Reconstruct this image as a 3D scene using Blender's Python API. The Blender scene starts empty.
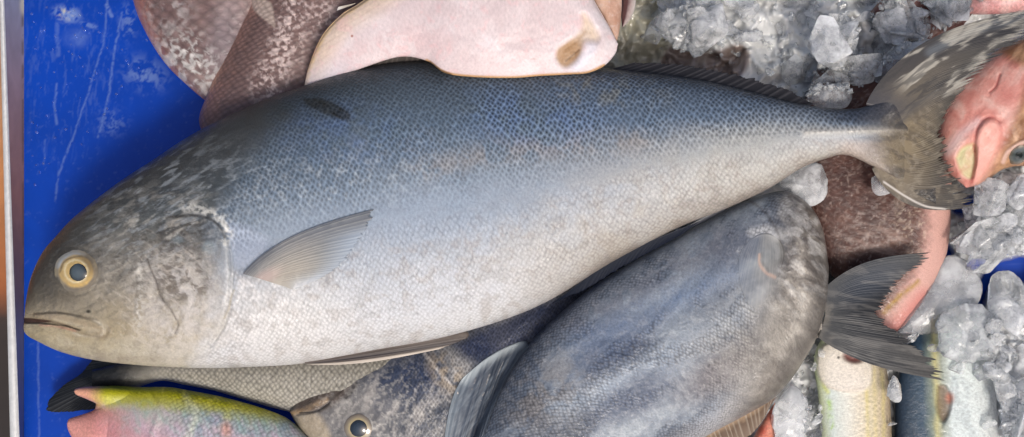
import bpy, math, random
import numpy as np
rad = math.radians
C = bpy.context.scene

# ------------------------------------------------------------------ camera, sky, sun, exposure
S = 0.001            # one millimetre; the layout below is measured in millimetres on the table plane
H = 1.10             # camera height over the table plane (z = 0)
cam_d = bpy.data.cameras.new("camera"); cam = bpy.data.objects.new("camera", cam_d)
C.collection.objects.link(cam); C.camera = cam
cam.location = (0, 0, H); cam.rotation_euler = (0, 0, 0)
cam_d.sensor_fit = 'HORIZONTAL'; cam_d.sensor_width = 36.0
cam_d.lens = 36.0 * H / 1.024
cam_d.clip_start = 0.01; cam_d.clip_end = 100

SUN_EL, SUN_AZ = 60.0, 155.0      # soft light through thin cloud, from the near right side of the tub
w = bpy.data.worlds.new("World"); C.world = w; w.use_nodes = True
nt = w.node_tree; nt.nodes.clear()
sky = nt.nodes.new("ShaderNodeTexSky"); sky.sky_type = 'NISHITA'; sky.sun_disc = False
sky.sun_elevation = rad(SUN_EL); sky.sun_rotation = rad(SUN_AZ)
sky.air_density = 1.0; sky.dust_density = 6.0; sky.ozone_density = 0.3
bg = nt.nodes.new("ShaderNodeBackground"); bg.inputs[1].default_value = 0.12
wo = nt.nodes.new("ShaderNodeOutputWorld")
nt.links.new(sky.outputs[0], bg.inputs[0]); nt.links.new(bg.outputs[0], wo.inputs[0])
sd = bpy.data.lights.new("sun", 'SUN'); sun = bpy.data.objects.new("sun", sd)
C.collection.objects.link(sun)
sd.energy = 1.5; sd.angle = rad(12); sd.color = (1.0, 0.96, 0.91)
az = rad(SUN_AZ)
sun.rotation_euler = (rad(90 - SUN_EL), 0, math.pi - az)
C.view_settings.view_transform = 'Standard'; C.view_settings.look = 'None'
C.view_settings.exposure = 0.15; C.view_settings.gamma = 1.0
C.cycles.use_denoising = True
C.cycles.max_bounces = 12; C.cycles.transmission_bounces = 10; C.cycles.glossy_bounces = 6
C.cycles.caustics_reflective = False; C.cycles.caustics_refractive = True

# ------------------------------------------------------------------ numeric helpers
A = np.asarray
def lin(c):
    c = A(c, float) / 255.0
    return np.where(c <= 0.04045, c / 12.92, ((c + 0.055) / 1.055) ** 2.4)
_rl = np.random.RandomState(7).rand(16, 256, 256)
def vnoise(x, y, seed):
    L = _rl[seed % 16]
    xi = np.floor(x).astype(int); yi = np.floor(y).astype(int)
    fx = x - xi; fy = y - yi
    fx = fx * fx * (3 - 2 * fx); fy = fy * fy * (3 - 2 * fy)
    g = lambda a, b: L[(a + seed * 13) & 255, b & 255]
    return (g(xi, yi) * (1 - fx) + g(xi + 1, yi) * fx) * (1 - fy) + (g(xi, yi + 1) * (1 - fx) + g(xi + 1, yi + 1) * fx) * fy
def fbm(x, y, sc, seed=0, octv=5, ax=1.0, rot=0.0):
    """cloudy noise 0..1, octaves turned against each other and bent so that no grid shows"""
    x, y = np.broadcast_arrays(A(x, float), A(y, float))
    c, s = math.cos(rad(rot)), math.sin(rad(rot))
    u = (x * c + y * s) / (sc * ax); v = (-x * s + y * c) / sc
    wu = vnoise(u * 0.9 + 5.2, v * 0.9 + 1.3, seed + 5); wv = vnoise(u * 0.9 + 9.7, v * 0.9 + 7.1, seed + 6)
    u = u + 0.9 * (wu - .5); v = v + 0.9 * (wv - .5)
    o = 0; a = 0.5; t = 0
    for i in range(octv):
        o = o + a * vnoise(u + 31.7 * i, v + 17.3 * i, seed + i); t += a; a *= 0.6
        u, v = 1.97 * (0.8 * u - 0.6 * v), 1.97 * (0.6 * u + 0.8 * v)
    return np.clip(0.5 + 1.15 * (o / t - 0.5), 0, 1)
def ss(a, b, x):
    t = np.clip((x - a) / (b - a), 0, 1); return t * t * (3 - 2 * t)
def blob(x, y, cx, cy, rx, ry, rot=0, soft=0.5):
    c, s = math.cos(rad(rot)), math.sin(rad(rot))
    u = ((x - cx) * c + (y - cy) * s) / rx; v = (-(x - cx) * s + (y - cy) * c) / ry
    return 1 - ss(1 - soft, 1 + soft, np.sqrt(u * u + v * v))
def segdist(x, y, pts, closed=False):
    pts = A(pts, float); d = np.full(x.shape, 1e9)
    n = len(pts)
    for i in range(n if closed else n - 1):
        a, b = pts[i], pts[(i + 1) % n]; e = b - a
        t = np.clip(((x - a[0]) * e[0] + (y - a[1]) * e[1]) / max(1e-9, e @ e), 0, 1)
        d = np.minimum(d, np.hypot(x - a[0] - t * e[0], y - a[1] - t * e[1]))
    return d
def stroke(x, y, pts, wd, soft=1.0, curve=True):
    if curve: pts = catmull(pts, 24)
    return 1 - ss(wd - soft, wd + soft, segdist(x, y, pts))
def nst(x, y, pts, wd, soft=1.0):
    return stroke(x + 2.5 * (fbm(x, y, 9, 40) - .5), y + 2.5 * (fbm(x, y, 9, 41) - .5), pts, wd, soft + .3) * np.clip(0.25 + 1.2 * fbm(x, y, 7, 42), 0, 1)
def sdist(x, y, poly):
    poly = A(poly, float); ins = np.zeros(x.shape, bool); n = len(poly)
    for i in range(n):
        a, b = poly[i], poly[(i + 1) % n]
        if a[1] == b[1]: continue
        cr = ((a[1] > y) != (b[1] > y)) & (x < (b[0] - a[0]) * (y - a[1]) / (b[1] - a[1]) + a[0])
        ins ^= cr
    d = segdist(x, y, poly, True)
    return np.where(ins, d, -d)
def pin(x, y, poly, soft=3.0, curve=True):
    if curve: poly = catmull(list(poly) + [poly[0]], 60)
    return ss(-soft, soft, sdist(x, y, poly))
def catmull(pts, n):
    """resample a smooth curve through the points evenly by length"""
    P = A(pts, float)
    if len(P) == 2: P = np.vstack([P[0], P.mean(0), P[1]])
    Q = np.vstack([2 * P[0] - P[1], P, 2 * P[-1] - P[-2]]); o = []
    for i in range(1, len(Q) - 2):
        p0, p1, p2, p3 = Q[i - 1:i + 3]
        for t in np.linspace(0, 1, 16, endpoint=False):
            o.append(0.5 * ((2 * p1) + (-p0 + p2) * t + (2 * p0 - 5 * p1 + 4 * p2 - p3) * t * t + (-p0 + 3 * p1 - 3 * p2 + p3) * t ** 3))
    o.append(P[-1]); o = A(o)
    d = np.r_[0, np.cumsum(np.hypot(*np.diff(o, axis=0).T))]
    tt = np.linspace(0, d[-1], n)
    return np.stack([np.interp(tt, d, o[:, k]) for k in range(o.shape[1])], 1)
def ramp(t, stops):
    ts = [s[0] for s in stops]; cs = A([lin(s[1]) for s in stops])
    return np.stack([np.interp(t, ts, cs[:, k]) for k in range(3)], -1)
def mix(Cl, col, m):
    c = lin(col) if np.ndim(col) == 1 and np.max(col) > 1.5 else A(col)
    return Cl * (1 - m[..., None]) + c * m[..., None]

HM = np.full((600, 1300), -0.09)      # height of whatever has been laid so far, per millimetre
HO = (130, 80)
def hm_put(px, py, z):
    ix = np.clip(np.round(px + HO[0]).astype(int), 0, 1299); iy = np.clip(np.round(py + HO[1]).astype(int), 0, 599)
    np.maximum.at(HM, (iy.ravel(), ix.ravel()), z.ravel())
def hm_grid(px, py, z, k=4):
    t = np.linspace(0, 1, k, endpoint=False)
    for a in t:
        for b in t:
            f = lambda q: (q[:-1, :-1] * (1 - a) * (1 - b) + q[1:, :-1] * a * (1 - b) + q[:-1, 1:] * (1 - a) * b + q[1:, 1:] * a * b)
            hm_put(f(px), f(py), f(z))
def hm_get(px, py):
    ix = np.clip(np.round(A(px) + HO[0]).astype(int), 0, 1299); iy = np.clip(np.round(A(py) + HO[1]).astype(int), 0, 599)
    return HM[iy, ix]
def W(px, py, z):
    px, py, z = np.broadcast_arrays(A(px, float), A(py, float), A(z, float))
    k = (H - z) / H
    return np.stack([(px - 512) * S * k, (218.5 - py) * S * k, z], -1)

ORI = {}
def mesh(name, V, F, mat, parent=None, col=None, uv=None, scl=None, loc=None, smooth=True, recalc=False):
    """one mesh object; V world coordinates, F list or array of polygons"""
    V = A(V, float).reshape(-1, 3)
    if parent is not None: loc = ORI[parent.name]
    if loc is None: loc = (V.min(0) + V.max(0)) / 2; loc[2] = V[:, 2].min()
    loc = A(loc, float)
    m = bpy.data.meshes.new(name)
    if isinstance(F, np.ndarray):
        k = F.shape[1]; m.vertices.add(len(V)); m.loops.add(F.size); m.polygons.add(len(F))
        m.vertices.foreach_set("co", (V - loc).ravel().astype('f4'))
        m.loops.foreach_set("vertex_index", F.ravel().astype('i4'))
        m.polygons.foreach_set("loop_start", (np.arange(len(F)) * k).astype('i4'))
        m.update(calc_edges=True); m.validate()
    else:
        m.from_pydata((V - loc).tolist(), [], [list(map(int, f)) for f in F]); m.update()
    if recalc:
        import bmesh
        bm = bmesh.new(); bm.from_mesh(m); bmesh.ops.recalc_face_normals(bm, faces=bm.faces); bm.to_mesh(m); bm.free()
    m.polygons.foreach_set("use_smooth", np.full(len(m.polygons), smooth))
    if col is not None:
        a = m.attributes.new("pig", 'FLOAT_COLOR', 'POINT')
        a.data.foreach_set("color", np.c_[col.reshape(-1, 3), np.ones(len(V))].ravel().astype('f4'))
    if uv is not None:
        a = m.attributes.new("skinuv", 'FLOAT_VECTOR', 'POINT')
        a.data.foreach_set("vector", np.c_[uv.reshape(-1, 2), np.zeros(len(V))].ravel().astype('f4'))
    if scl is not None:
        a = m.attributes.new("scl", 'FLOAT', 'POINT'); a.data.foreach_set("value", scl.ravel().astype('f4'))
    m.materials.append(mat)
    o = bpy.data.objects.new(name, m); C.collection.objects.link(o)
    ORI[o.name] = loc
    if parent is not None: o.parent = parent
    else: o.location = loc
    return o
def tag(o, label=None, cat=None, group=None, kind=None):
    if label: o["label"] = label
    if cat: o["category"] = cat
    if group: o["group"] = group
    if kind: o["kind"] = kind
    return o
def gridfaces(nu, nv, closed_v=False, off=0):
    i = np.arange(nu - 1)[:, None]; j = np.arange(nv if closed_v else nv - 1)[None, :]
    j2 = (j + 1) % nv
    f = np.stack([i * nv + j, i * nv + j2, (i + 1) * nv + j2, (i + 1) * nv + j], -1).reshape(-1, 4)
    return f + off

# ------------------------------------------------------------------ materials
def new_mat(name):
    m = bpy.data.materials.new(name); m.use_nodes = True
    t = m.node_tree; b = t.nodes["Principled BSDF"]
    return m, t, b
def nd(t, kind, **kw):
    n = t.nodes.new(kind)
    for k, v in kw.items():
        if k.startswith("i_"): n.inputs[k[2:].replace("_", " ")].default_value = v
        else: setattr(n, k, v)
    return n
def skin_mat(name, pitch=4.5, colour=0.5, bump=0.5, rough=0.38, metal=0.15, coat=0.35, coat_rough=0.18, rnd=0.45, fine=0.15, spec=0.22, wet=0.6):
    """wet scaly skin: pigment from the mesh, diamond scale pattern over it"""
    m, t, b = new_mat(name); L = t.links.new
    pig = nd(t, "ShaderNodeAttribute", attribute_name="pig"); uv = nd(t, "ShaderNodeAttribute", attribute_name="skinuv")
    scl = nd(t, "ShaderNodeAttribute", attribute_name="scl")
    mp = nd(t, "ShaderNodeMapping"); mp.inputs["Rotation"].default_value = (0, 0, rad(45)); mp.inputs["Scale"].default_value = (1 / pitch,) * 3
    L(uv.outputs["Vector"], mp.inputs["Vector"])
    wn = nd(t, "ShaderNodeTexNoise", noise_dimensions='2D'); wn.inputs["Scale"].default_value = 0.25; wn.inputs["Detail"].default_value = 2
    L(mp.outputs[0], wn.inputs["Vector"])
    wa = nd(t, "ShaderNodeVectorMath", operation='MULTIPLY_ADD'); wa.inputs[1].default_value = (0.9, 0.9, 0)
    L(wn.outputs["Color"], wa.inputs[0]); L(mp.outputs[0], wa.inputs[2])
    vo = nd(t, "ShaderNodeTexVoronoi", voronoi_dimensions='2D', feature='F1'); vo.inputs["Scale"].default_value = 1.0
    vo.inputs["Randomness"].default_value = rnd
    L(wa.outputs[0], vo.inputs["Vector"])
    # colour factor = 1 + scl * colour * (dist - 0.35) * 2, plus fine speckle
    d = nd(t, "ShaderNodeMath", operation='SUBTRACT'); d.inputs[1].default_value = 0.36; L(vo.outputs["Distance"], d.inputs[0])
    d2 = nd(t, "ShaderNodeMath", operation='MULTIPLY'); L(d.outputs[0], d2.inputs[0]); L(scl.outputs["Fac"], d2.inputs[1])
    d3 = nd(t, "ShaderNodeMath", operation='MULTIPLY_ADD'); d3.inputs[1].default_value = 2.6 * colour; d3.inputs[2].default_value = 1.0
    L(d2.outputs[0], d3.inputs[0])
    fn = nd(t, "ShaderNodeTexNoise", noise_dimensions='2D'); fn.inputs["Scale"].default_value = 0.42; fn.inputs["Detail"].default_value = 5; fn.inputs["Roughness"].default_value = 0.8
    L(uv.outputs["Vector"], fn.inputs["Vector"])
    f1 = nd(t, "ShaderNodeMath", operation='MULTIPLY_ADD'); f1.inputs[1].default_value = 2 * fine; f1.inputs[2].default_value = -fine
    L(fn.outputs["Fac"], f1.inputs[0])
    ad = nd(t, "ShaderNodeMath", operation='ADD', use_clamp=False); L(d3.outputs[0], ad.inputs[0]); L(f1.outputs[0], ad.inputs[1])
    mx = nd(t, "ShaderNodeVectorMath", operation='SCALE'); L(pig.outputs["Color"], mx.inputs[0]); L(ad.outputs[0], mx.inputs["Scale"])
    L(mx.outputs[0], b.inputs["Base Color"])
    # relief
    ab = nd(t, "ShaderNodeMath", operation='ABSOLUTE'); L(scl.outputs["Fac"], ab.inputs[0])
    hm = nd(t, "ShaderNodeMath", operation='MULTIPLY'); L(vo.outputs["Distance"], hm.inputs[0]); L(ab.outputs[0], hm.inputs[1])
    h2 = nd(t, "ShaderNodeMath", operation='MULTIPLY_ADD'); h2.inputs[1].default_value = -1.0; L(hm.outputs[0], h2.inputs[0])
    L(fn.outputs["Fac"], h2.inputs[2])
    bp = nd(t, "ShaderNodeBump"); bp.inputs["Strength"].default_value = bump; bp.inputs["Distance"].default_value = 0.0014
    L(h2.outputs[0], bp.inputs["Height"]); L(bp.outputs[0], b.inputs["Normal"])
    wf = nd(t, "ShaderNodeTexNoise", noise_dimensions='2D'); wf.inputs["Scale"].default_value = 0.16; wf.inputs["Detail"].default_value = 4; wf.inputs["Roughness"].default_value = 0.65
    L(uv.outputs["Vector"], wf.inputs["Vector"])
    h3 = nd(t, "ShaderNodeMath", operation='MULTIPLY_ADD'); h3.inputs[1].default_value = 2.0; L(wf.outputs["Fac"], h3.inputs[0]); L(h2.outputs[0], h3.inputs[2])
    b2 = nd(t, "ShaderNodeBump"); b2.inputs["Strength"].default_value = wet; b2.inputs["Distance"].default_value = 0.0005
    L(h3.outputs[0], b2.inputs["Height"]); L(b2.outputs[0], b.inputs["Coat Normal"])
    wm = nd(t, "ShaderNodeMapRange"); wm.inputs["From Min"].default_value = 0.42; wm.inputs["From Max"].default_value = 0.6
    wm.inputs["To Min"].default_value = 0.25 * coat; wm.inputs["To Max"].default_value = coat
    L(wf.outputs["Fac"], wm.inputs["Value"]); L(wm.outputs[0], b.inputs["Coat Weight"])
    rr = nd(t, "ShaderNodeMath", operation='MULTIPLY_ADD'); rr.inputs[1].default_value = 0.25; rr.inputs[2].default_value = rough - 0.12
    L(fn.outputs["Fac"], rr.inputs[0]); L(rr.outputs[0], b.inputs["Roughness"])
    b.inputs["Metallic"].default_value = metal; b.inputs["Specular IOR Level"].default_value = spec
    b.inputs["Coat Weight"].default_value = coat; b.inputs["Coat Roughness"].default_value = coat_rough
    return m
def fin_mat(name, rough=0.4, coat=0.3, trans=0.0):
    m, t, b = new_mat(name)
    pig = nd(t, "ShaderNodeAttribute", attribute_name="pig"); t.links.new(pig.outputs["Color"], b.inputs["Base Color"])
    b.inputs["Roughness"].default_value = rough; b.inputs["Coat Weight"].default_value = coat; b.inputs["Coat Roughness"].default_value = 0.2
    b.inputs["Transmission Weight"].default_value = trans; b.inputs["Specular IOR Level"].default_value = 0.22
    n = nd(t, "ShaderNodeTexNoise"); n.inputs["Scale"].default_value = 350; n.inputs["Detail"].default_value = 4
    tc = nd(t, "ShaderNodeTexCoord"); t.links.new(tc.outputs["Object"], n.inputs["Vector"])
    bp = nd(t, "ShaderNodeBump"); bp.inputs["Strength"].default_value = 0.25; bp.inputs["Distance"].default_value = 0.001
    t.links.new(n.outputs["Fac"], bp.inputs["Height"]); t.links.new(bp.outputs[0], b.inputs["Normal"])
    return m
def ice_mat(name, col=(0.96, 0.98, 0.99), t_hi=0.95, t_lo=0.35, rough=0.08, frost=0.5, bump=0.4, nscale=45):
    m, t, b = new_mat(name); L = t.links.new
    tc = nd(t, "ShaderNodeTexCoord")
    n = nd(t, "ShaderNodeTexNoise"); n.inputs["Scale"].default_value = nscale; n.inputs["Detail"].default_value = 5; n.inputs["Roughness"].default_value = 0.65
    L(tc.outputs["Object"], n.inputs["Vector"])
    mr = nd(t, "ShaderNodeMapRange"); mr.inputs["From Min"].default_value = frost - 0.14; mr.inputs["From Max"].default_value = frost + 0.14
    mr.inputs["To Min"].default_value = t_hi; mr.inputs["To Max"].default_value = t_lo
    L(n.outputs["Fac"], mr.inputs["Value"]); L(mr.outputs[0], b.inputs["Transmission Weight"])
    b.inputs["Base Color"].default_value = (*col, 1); b.inputs["IOR"].default_value = 1.31
    r2 = nd(t, "ShaderNodeMath", operation='MULTIPLY_ADD'); r2.inputs[1].default_value = 0.25; r2.inputs[2].default_value = rough - 0.08
    L(n.outputs["Fac"], r2.inputs[0]); L(r2.outputs[0], b.inputs["Roughness"])
    n2 = nd(t, "ShaderNodeTexNoise"); n2.inputs["Scale"].default_value = nscale * 3; n2.inputs["Detail"].default_value = 4
    L(tc.outputs["Object"], n2.inputs["Vector"])
    bp = nd(t, "ShaderNodeBump"); bp.inputs["Strength"].default_value = bump; bp.inputs["Distance"].default_value = 0.003
    L(n2.outputs["Fac"], bp.inputs["Height"]); L(bp.outputs[0], b.inputs["Normal"])
    return m
def plain_mat(name, rough=0.4, coat=0.0, bumps=0.2, scale=200, metal=0.0, spec=0.5):
    m, t, b = new_mat(name)
    pig = nd(t, "ShaderNodeAttribute", attribute_name="pig"); t.links.new(pig.outputs["Color"], b.inputs["Base Color"])
    b.inputs["Roughness"].default_value = rough; b.inputs["Coat Weight"].default_value = coat; b.inputs["Metallic"].default_value = metal
    b.inputs["Coat Roughness"].default_value = 0.1; b.inputs["Specular IOR Level"].default_value = spec
    n = nd(t, "ShaderNodeTexNoise"); n.inputs["Scale"].default_value = scale; n.inputs["Detail"].default_value = 5
    tc = nd(t, "ShaderNodeTexCoord"); t.links.new(tc.outputs["Object"], n.inputs["Vector"])
    bp = nd(t, "ShaderNodeBump"); bp.inputs["Strength"].default_value = bumps; bp.inputs["Distance"].default_value = 0.001
    t.links.new(n.outputs["Fac"], bp.inputs["Height"]); t.links.new(bp.outputs[0], b.inputs["Normal"])
    return m

# ------------------------------------------------------------------ builders
def fish(name, top, bot, zc, th, mat, paint, nu=300, nv=120, relief=None, flat=0.5, expo=2.0, low=14, parent=None):
    """a body lying on its side: dorsal and ventral outline (snout to tail), half thickness th [(u, mm)], painted skin"""
    T = catmull(top, nu); B = catmull(bot, nu); u = np.linspace(0, 1, nu)
    mid = (T + B) / 2; hw = (T - B) / 2
    s = np.r_[0, np.cumsum(np.hypot(*np.diff(mid, axis=0).T))]
    tz = np.interp(u, [a for a, _ in th], [b for _, b in th]); tz = np.convolve(np.pad(tz, 12, mode='edge'), np.ones(25) / 25, 'valid')
    tz *= np.sqrt(np.clip(u / 0.04, 0, 1)) if th[0][1] < 1 else 1
    zcu = np.convolve(np.pad(np.interp(u, [a for a, _ in zc], [b for _, b in zc]), nu // 12, mode='edge'), np.ones(2 * (nu // 12) + 1) / (2 * (nu // 12) + 1), 'valid') if np.ndim(zc) else np.full(nu, float(zc))
    ang = np.r_[np.linspace(0, math.pi, nv), np.linspace(math.pi, 2 * math.pi, low + 2)[1:-1]]
    c = np.cos(ang); sn = np.sin(ang); up = np.arange(len(ang)) < nv
    prof = np.where(up, np.abs(sn) ** (2 / expo), -flat * np.abs(sn))
    PX = mid[:, None, 0] + hw[:, None, 0] * c; PY = mid[:, None, 1] + hw[:, None, 1] * c
    Z = zcu[:, None] + tz[:, None] * prof * S
    v = np.broadcast_to(c, PX.shape); ss_ = np.broadcast_to(s[:, None], PX.shape)
    hl = np.hypot(hw[:, 0], hw[:, 1])
    girth = np.broadcast_to(ang - math.pi / 2, PX.shape) * (0.5 * hl + 0.5 * hl.max() * 0 + 0.35 * tz)[:, None] * 1.0
    uvw = np.stack([ss_, girth], -1)
    if relief is not None:
        Z = Z + np.where(up, np.clip(np.abs(sn) * 4, 0, 1), 0)[None, :] * relief(PX, PY, v, ss_) * S
    col, scl = paint(PX, PY, v, ss_, u[:, None] + 0 * PX)
    V = W(PX, PY, Z)
    hm_grid(PX[:, up], PY[:, up], Z[:, up])
    n2 = len(ang); F = gridfaces(nu, n2, True)
    V = V.reshape(-1, 3); cen = V[-n2:].mean(0); nV = len(V)
    k = np.arange(n2)
    tail = np.stack([(nu - 1) * n2 + k, (nu - 1) * n2 + (k + 1) % n2, np.full(n2, nV), np.full(n2, nV)], -1)
    V = np.vstack([V, cen])
    F2 = F.tolist() + [[a, b, c_] for a, b, c_, _ in tail.tolist()] if False else F
    col = np.vstack([np.clip(col, 0.002, 0.95).reshape(-1, 3), col.reshape(-1, 3)[-1:]])
    uvw = np.vstack([uvw.reshape(-1, 2), uvw.reshape(-1, 2)[-1:]]); scl = np.r_[scl.ravel(), 0.0]
    return mesh(name, V, F2, mat, parent=parent, col=col, uv=uvw, scl=scl)

def fin(name, base, tip, zb, zt, mat, paint, parent=None, nr=20, nt_=40, jag=0.12, ripple=0.5, seed=1, bow=0.0, thick=1.0, drape=None, jag_pow=1.0, arch=None, rip0=0.0):
    """a rayed fin between its base line and its outer edge"""
    ns = nr * 6 + 1
    Bs = catmull(base, ns); Ts = catmull(tip, ns); s = np.linspace(0, 1, ns); t = np.linspace(0, 1, nt_)
    rs = np.random.RandomState(seed)
    # each ray ends at its own length, the membrane between is torn back a little
    ray = np.interp(s, np.linspace(0, 1, nr + 1), rs.rand(nr + 1))
    sw = np.interp(s, np.linspace(0, 1, nr + 1), np.linspace(0, 1, nr + 1) + np.r_[0, (rs.rand(nr - 1) - .5) * .7 / nr, 0])
    saw = np.abs(((sw * nr) % 1) - 0.5) * 2
    ln = 1 - jag * (0.55 * ray ** jag_pow + 0.45 * (1 - saw) * rs.rand(ns))
    tt = t[None, :] * ln[:, None]
    PX = Bs[:, None, 0] * (1 - tt) + Ts[:, None, 0] * tt; PY = Bs[:, None, 1] * (1 - tt) + Ts[:, None, 1] * tt
    if arch is not None:
        ar = catmull(arch, 200); si = np.linspace(0, 1, 200); k = np.sin(math.pi * np.clip(tt, 0, 1) ** 0.8)
        PX = PX + np.interp(s, si, ar[:, 0])[:, None] * k; PY = PY + np.interp(s, si, ar[:, 1])[:, None] * k
    zb = np.interp(s, np.linspace(0, 1, len(zb)), zb) if np.ndim(zb) else np.full(ns, float(zb))
    zt = np.interp(s, np.linspace(0, 1, len(zt)), zt) if np.ndim(zt) else np.full(ns, float(zt))
    Z = zb[:, None] * (1 - tt) + zt[:, None] * tt + bow * S * np.sin(math.pi * tt)
    if drape is not None:
        Z = np.maximum(Z * 0 - 1, hm_get(PX, PY)) + drape[0] * S * (1 - tt) + drape[1] * S * tt
        for _ in range(6):
            Z[1:-1] = (Z[:-2] + Z[1:-1] * 2 + Z[2:]) / 4; Z[:, 1:-1] = (Z[:, :-2] + Z[:, 1:-1] * 2 + Z[:, 2:]) / 4
    Zr = Z + ripple * S * (np.cos(2 * math.pi * nr * sw) * (0.3 + np.interp(s, np.linspace(0, 1, nr + 1), rs.rand(nr + 1))))[:, None] * np.clip((tt - rip0) * 4, 0, 1) * (1 - 0.3 * tt)
    edge = np.clip(np.minimum(np.minimum(s, 1 - s)[:, None] * nr * 1.5, (1 - t)[None, :] * 8), 0, 1)
    col = paint(PX, PY, s[:, None] + 0 * PX, tt, saw[:, None] + 0 * PX)
    Vt = W(PX, PY, Zr); Vb = W(PX, PY, Zr - thick * S * (0.15 + 0.85 * edge))
    hm_grid(PX, PY, Zr, 2)
    n = ns * nt_; F = gridfaces(ns, nt_); Fb = gridfaces(ns, nt_, off=n)[:, ::-1]
    rim = np.r_[np.arange(nt_), np.arange(1, ns) * nt_ + nt_ - 1, (ns - 1) * nt_ + np.arange(nt_ - 2, -1, -1), np.arange(ns - 2, 0, -1) * nt_]
    r2 = np.roll(rim, -1); Fr = np.stack([rim, r2, r2 + n, rim + n], -1)[:, ::-1]
    col = np.clip(col, 0.002, 0.95).reshape(-1, 3)
    return mesh(name, np.vstack([Vt.reshape(-1, 3), Vb.reshape(-1, 3)]), np.vstack([F[:, ::-1], Fb[:, ::-1], Fr[:, ::-1]]), mat, parent=parent, col=np.vstack([col, col]))

TILT = [None]
def dome(name, cx, cy, z, r, h, mat, stops, parent=None, rot=0, sq=1.0, n=64, m=28, seed=0, tilt=None, paint=None):
    """a shallow lens with rings of colour (eyes, pupils)"""
    rr = np.linspace(0, 1, m)[:, None]; an = np.linspace(0, 2 * math.pi, n, endpoint=False)[None, :]
    wob = 1 + 0.05 * (fbm(np.cos(an) * 3 + 9, np.sin(an) * 3 + 9, 1.5, seed) - 0.5) * rr * 2
    x = rr * np.cos(an) * wob * r; y = rr * np.sin(an) * wob * r * sq
    c, s = math.cos(rad(rot)), math.sin(rad(rot))
    PX = cx + x * c - y * s; PY = cy + x * s + y * c
    q = np.linspace(0, 2 * math.pi, 24, endpoint=False); qx = 0.9 * r * np.cos(q); qy = 0.9 * r * np.sin(q); qz = hm_get(cx + qx, cy + qy)
    if tilt is None: tilt = ((qz * qx).sum() / (qx * qx).sum(), (qz * qy).sum() / (qy * qy).sum(), qz.mean())
    Z = tilt[2] + z * S + tilt[0] * (PX - cx) + tilt[1] * (PY - cy) + S * h * (1 - rr ** 2)
    TILT[0] = tilt
    col = ramp(np.clip(rr + 0.10 * (fbm(PX, PY, 2.2, seed) - 0.5) + 0 * an, 0, 1), stops)
    if paint is not None: col = paint(PX, PY, rr + 0 * an, col)
    return mesh(name, W(PX, PY, Z), gridfaces(m, n, True)[:, ::-1], mat, parent=parent, col=col)

def chunk(name, px, py, r, z, mat, seed, squash=(1, 1, 0.7), join=None, bev=0.10):
    """a broken shard of ice: flat cleaved faces, edges a little melted"""
    import bmesh
    rs = np.random.RandomState(seed); n = rs.randint(8, 14)
    P = rs.randn(n, 3); P /= np.linalg.norm(P, axis=1)[:, None]; P *= (0.75 + 0.35 * rs.rand(n))[:, None]
    P *= A(squash)
    a, b, c = rs.rand(3) * 6.28; ca, sa = math.cos(a), math.sin(a)
    P = P @ A([[ca, -sa, 0], [sa, ca, 0], [0, 0, 1]])
    b = (b / 6.28 - 0.5) * 0.8; P = P @ A([[1, 0, 0], [0, math.cos(b), -math.sin(b)], [0, math.sin(b), math.cos(b)]])
    bm = bmesh.new()
    for p in P: bm.verts.new(p)
    h = bmesh.ops.convex_hull(bm, input=bm.verts[:])
    bmesh.ops.delete(bm, geom=[v for v in bm.verts if not v.link_faces], context='VERTS')
    bmesh.ops.dissolve_limit(bm, angle_limit=0.45, verts=bm.verts[:], edges=bm.edges[:])
    if bev: bmesh.ops.bevel(bm, geom=bm.edges[:], offset=bev, segments=3 if join is None else 2, profile=0.5, affect='EDGES', clamp_overlap=True)
    bmesh.ops.triangulate(bm, faces=bm.faces[:])
    if join is None:
        bmesh.ops.subdivide_edges(bm, edges=bm.edges[:], cuts=1, use_grid_fill=True)
        bmesh.ops.triangulate(bm, faces=bm.faces[:])
    bm.verts.index_update()
    V = A([v.co[:] for v in bm.verts]); F = A([[v.index for v in f.verts] for f in bm.faces]); bm.free()
    V = V + 0.05 * (np.stack([vnoise(V[:, 1] * 3 + 9, V[:, 2] * 3 + 5, seed), vnoise(V[:, 2] * 3 + 9, V[:, 0] * 3 + 5, seed + 1), vnoise(V[:, 0] * 3 + 9, V[:, 1] * 3 + 5, seed + 2)], 1) - .5)
    V = V * r * S + W(px, py, z)
    if join is not None: join.append((V, F)); return None
    return mesh(name, V, F, mat, recalc=True, smooth=False)
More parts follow.
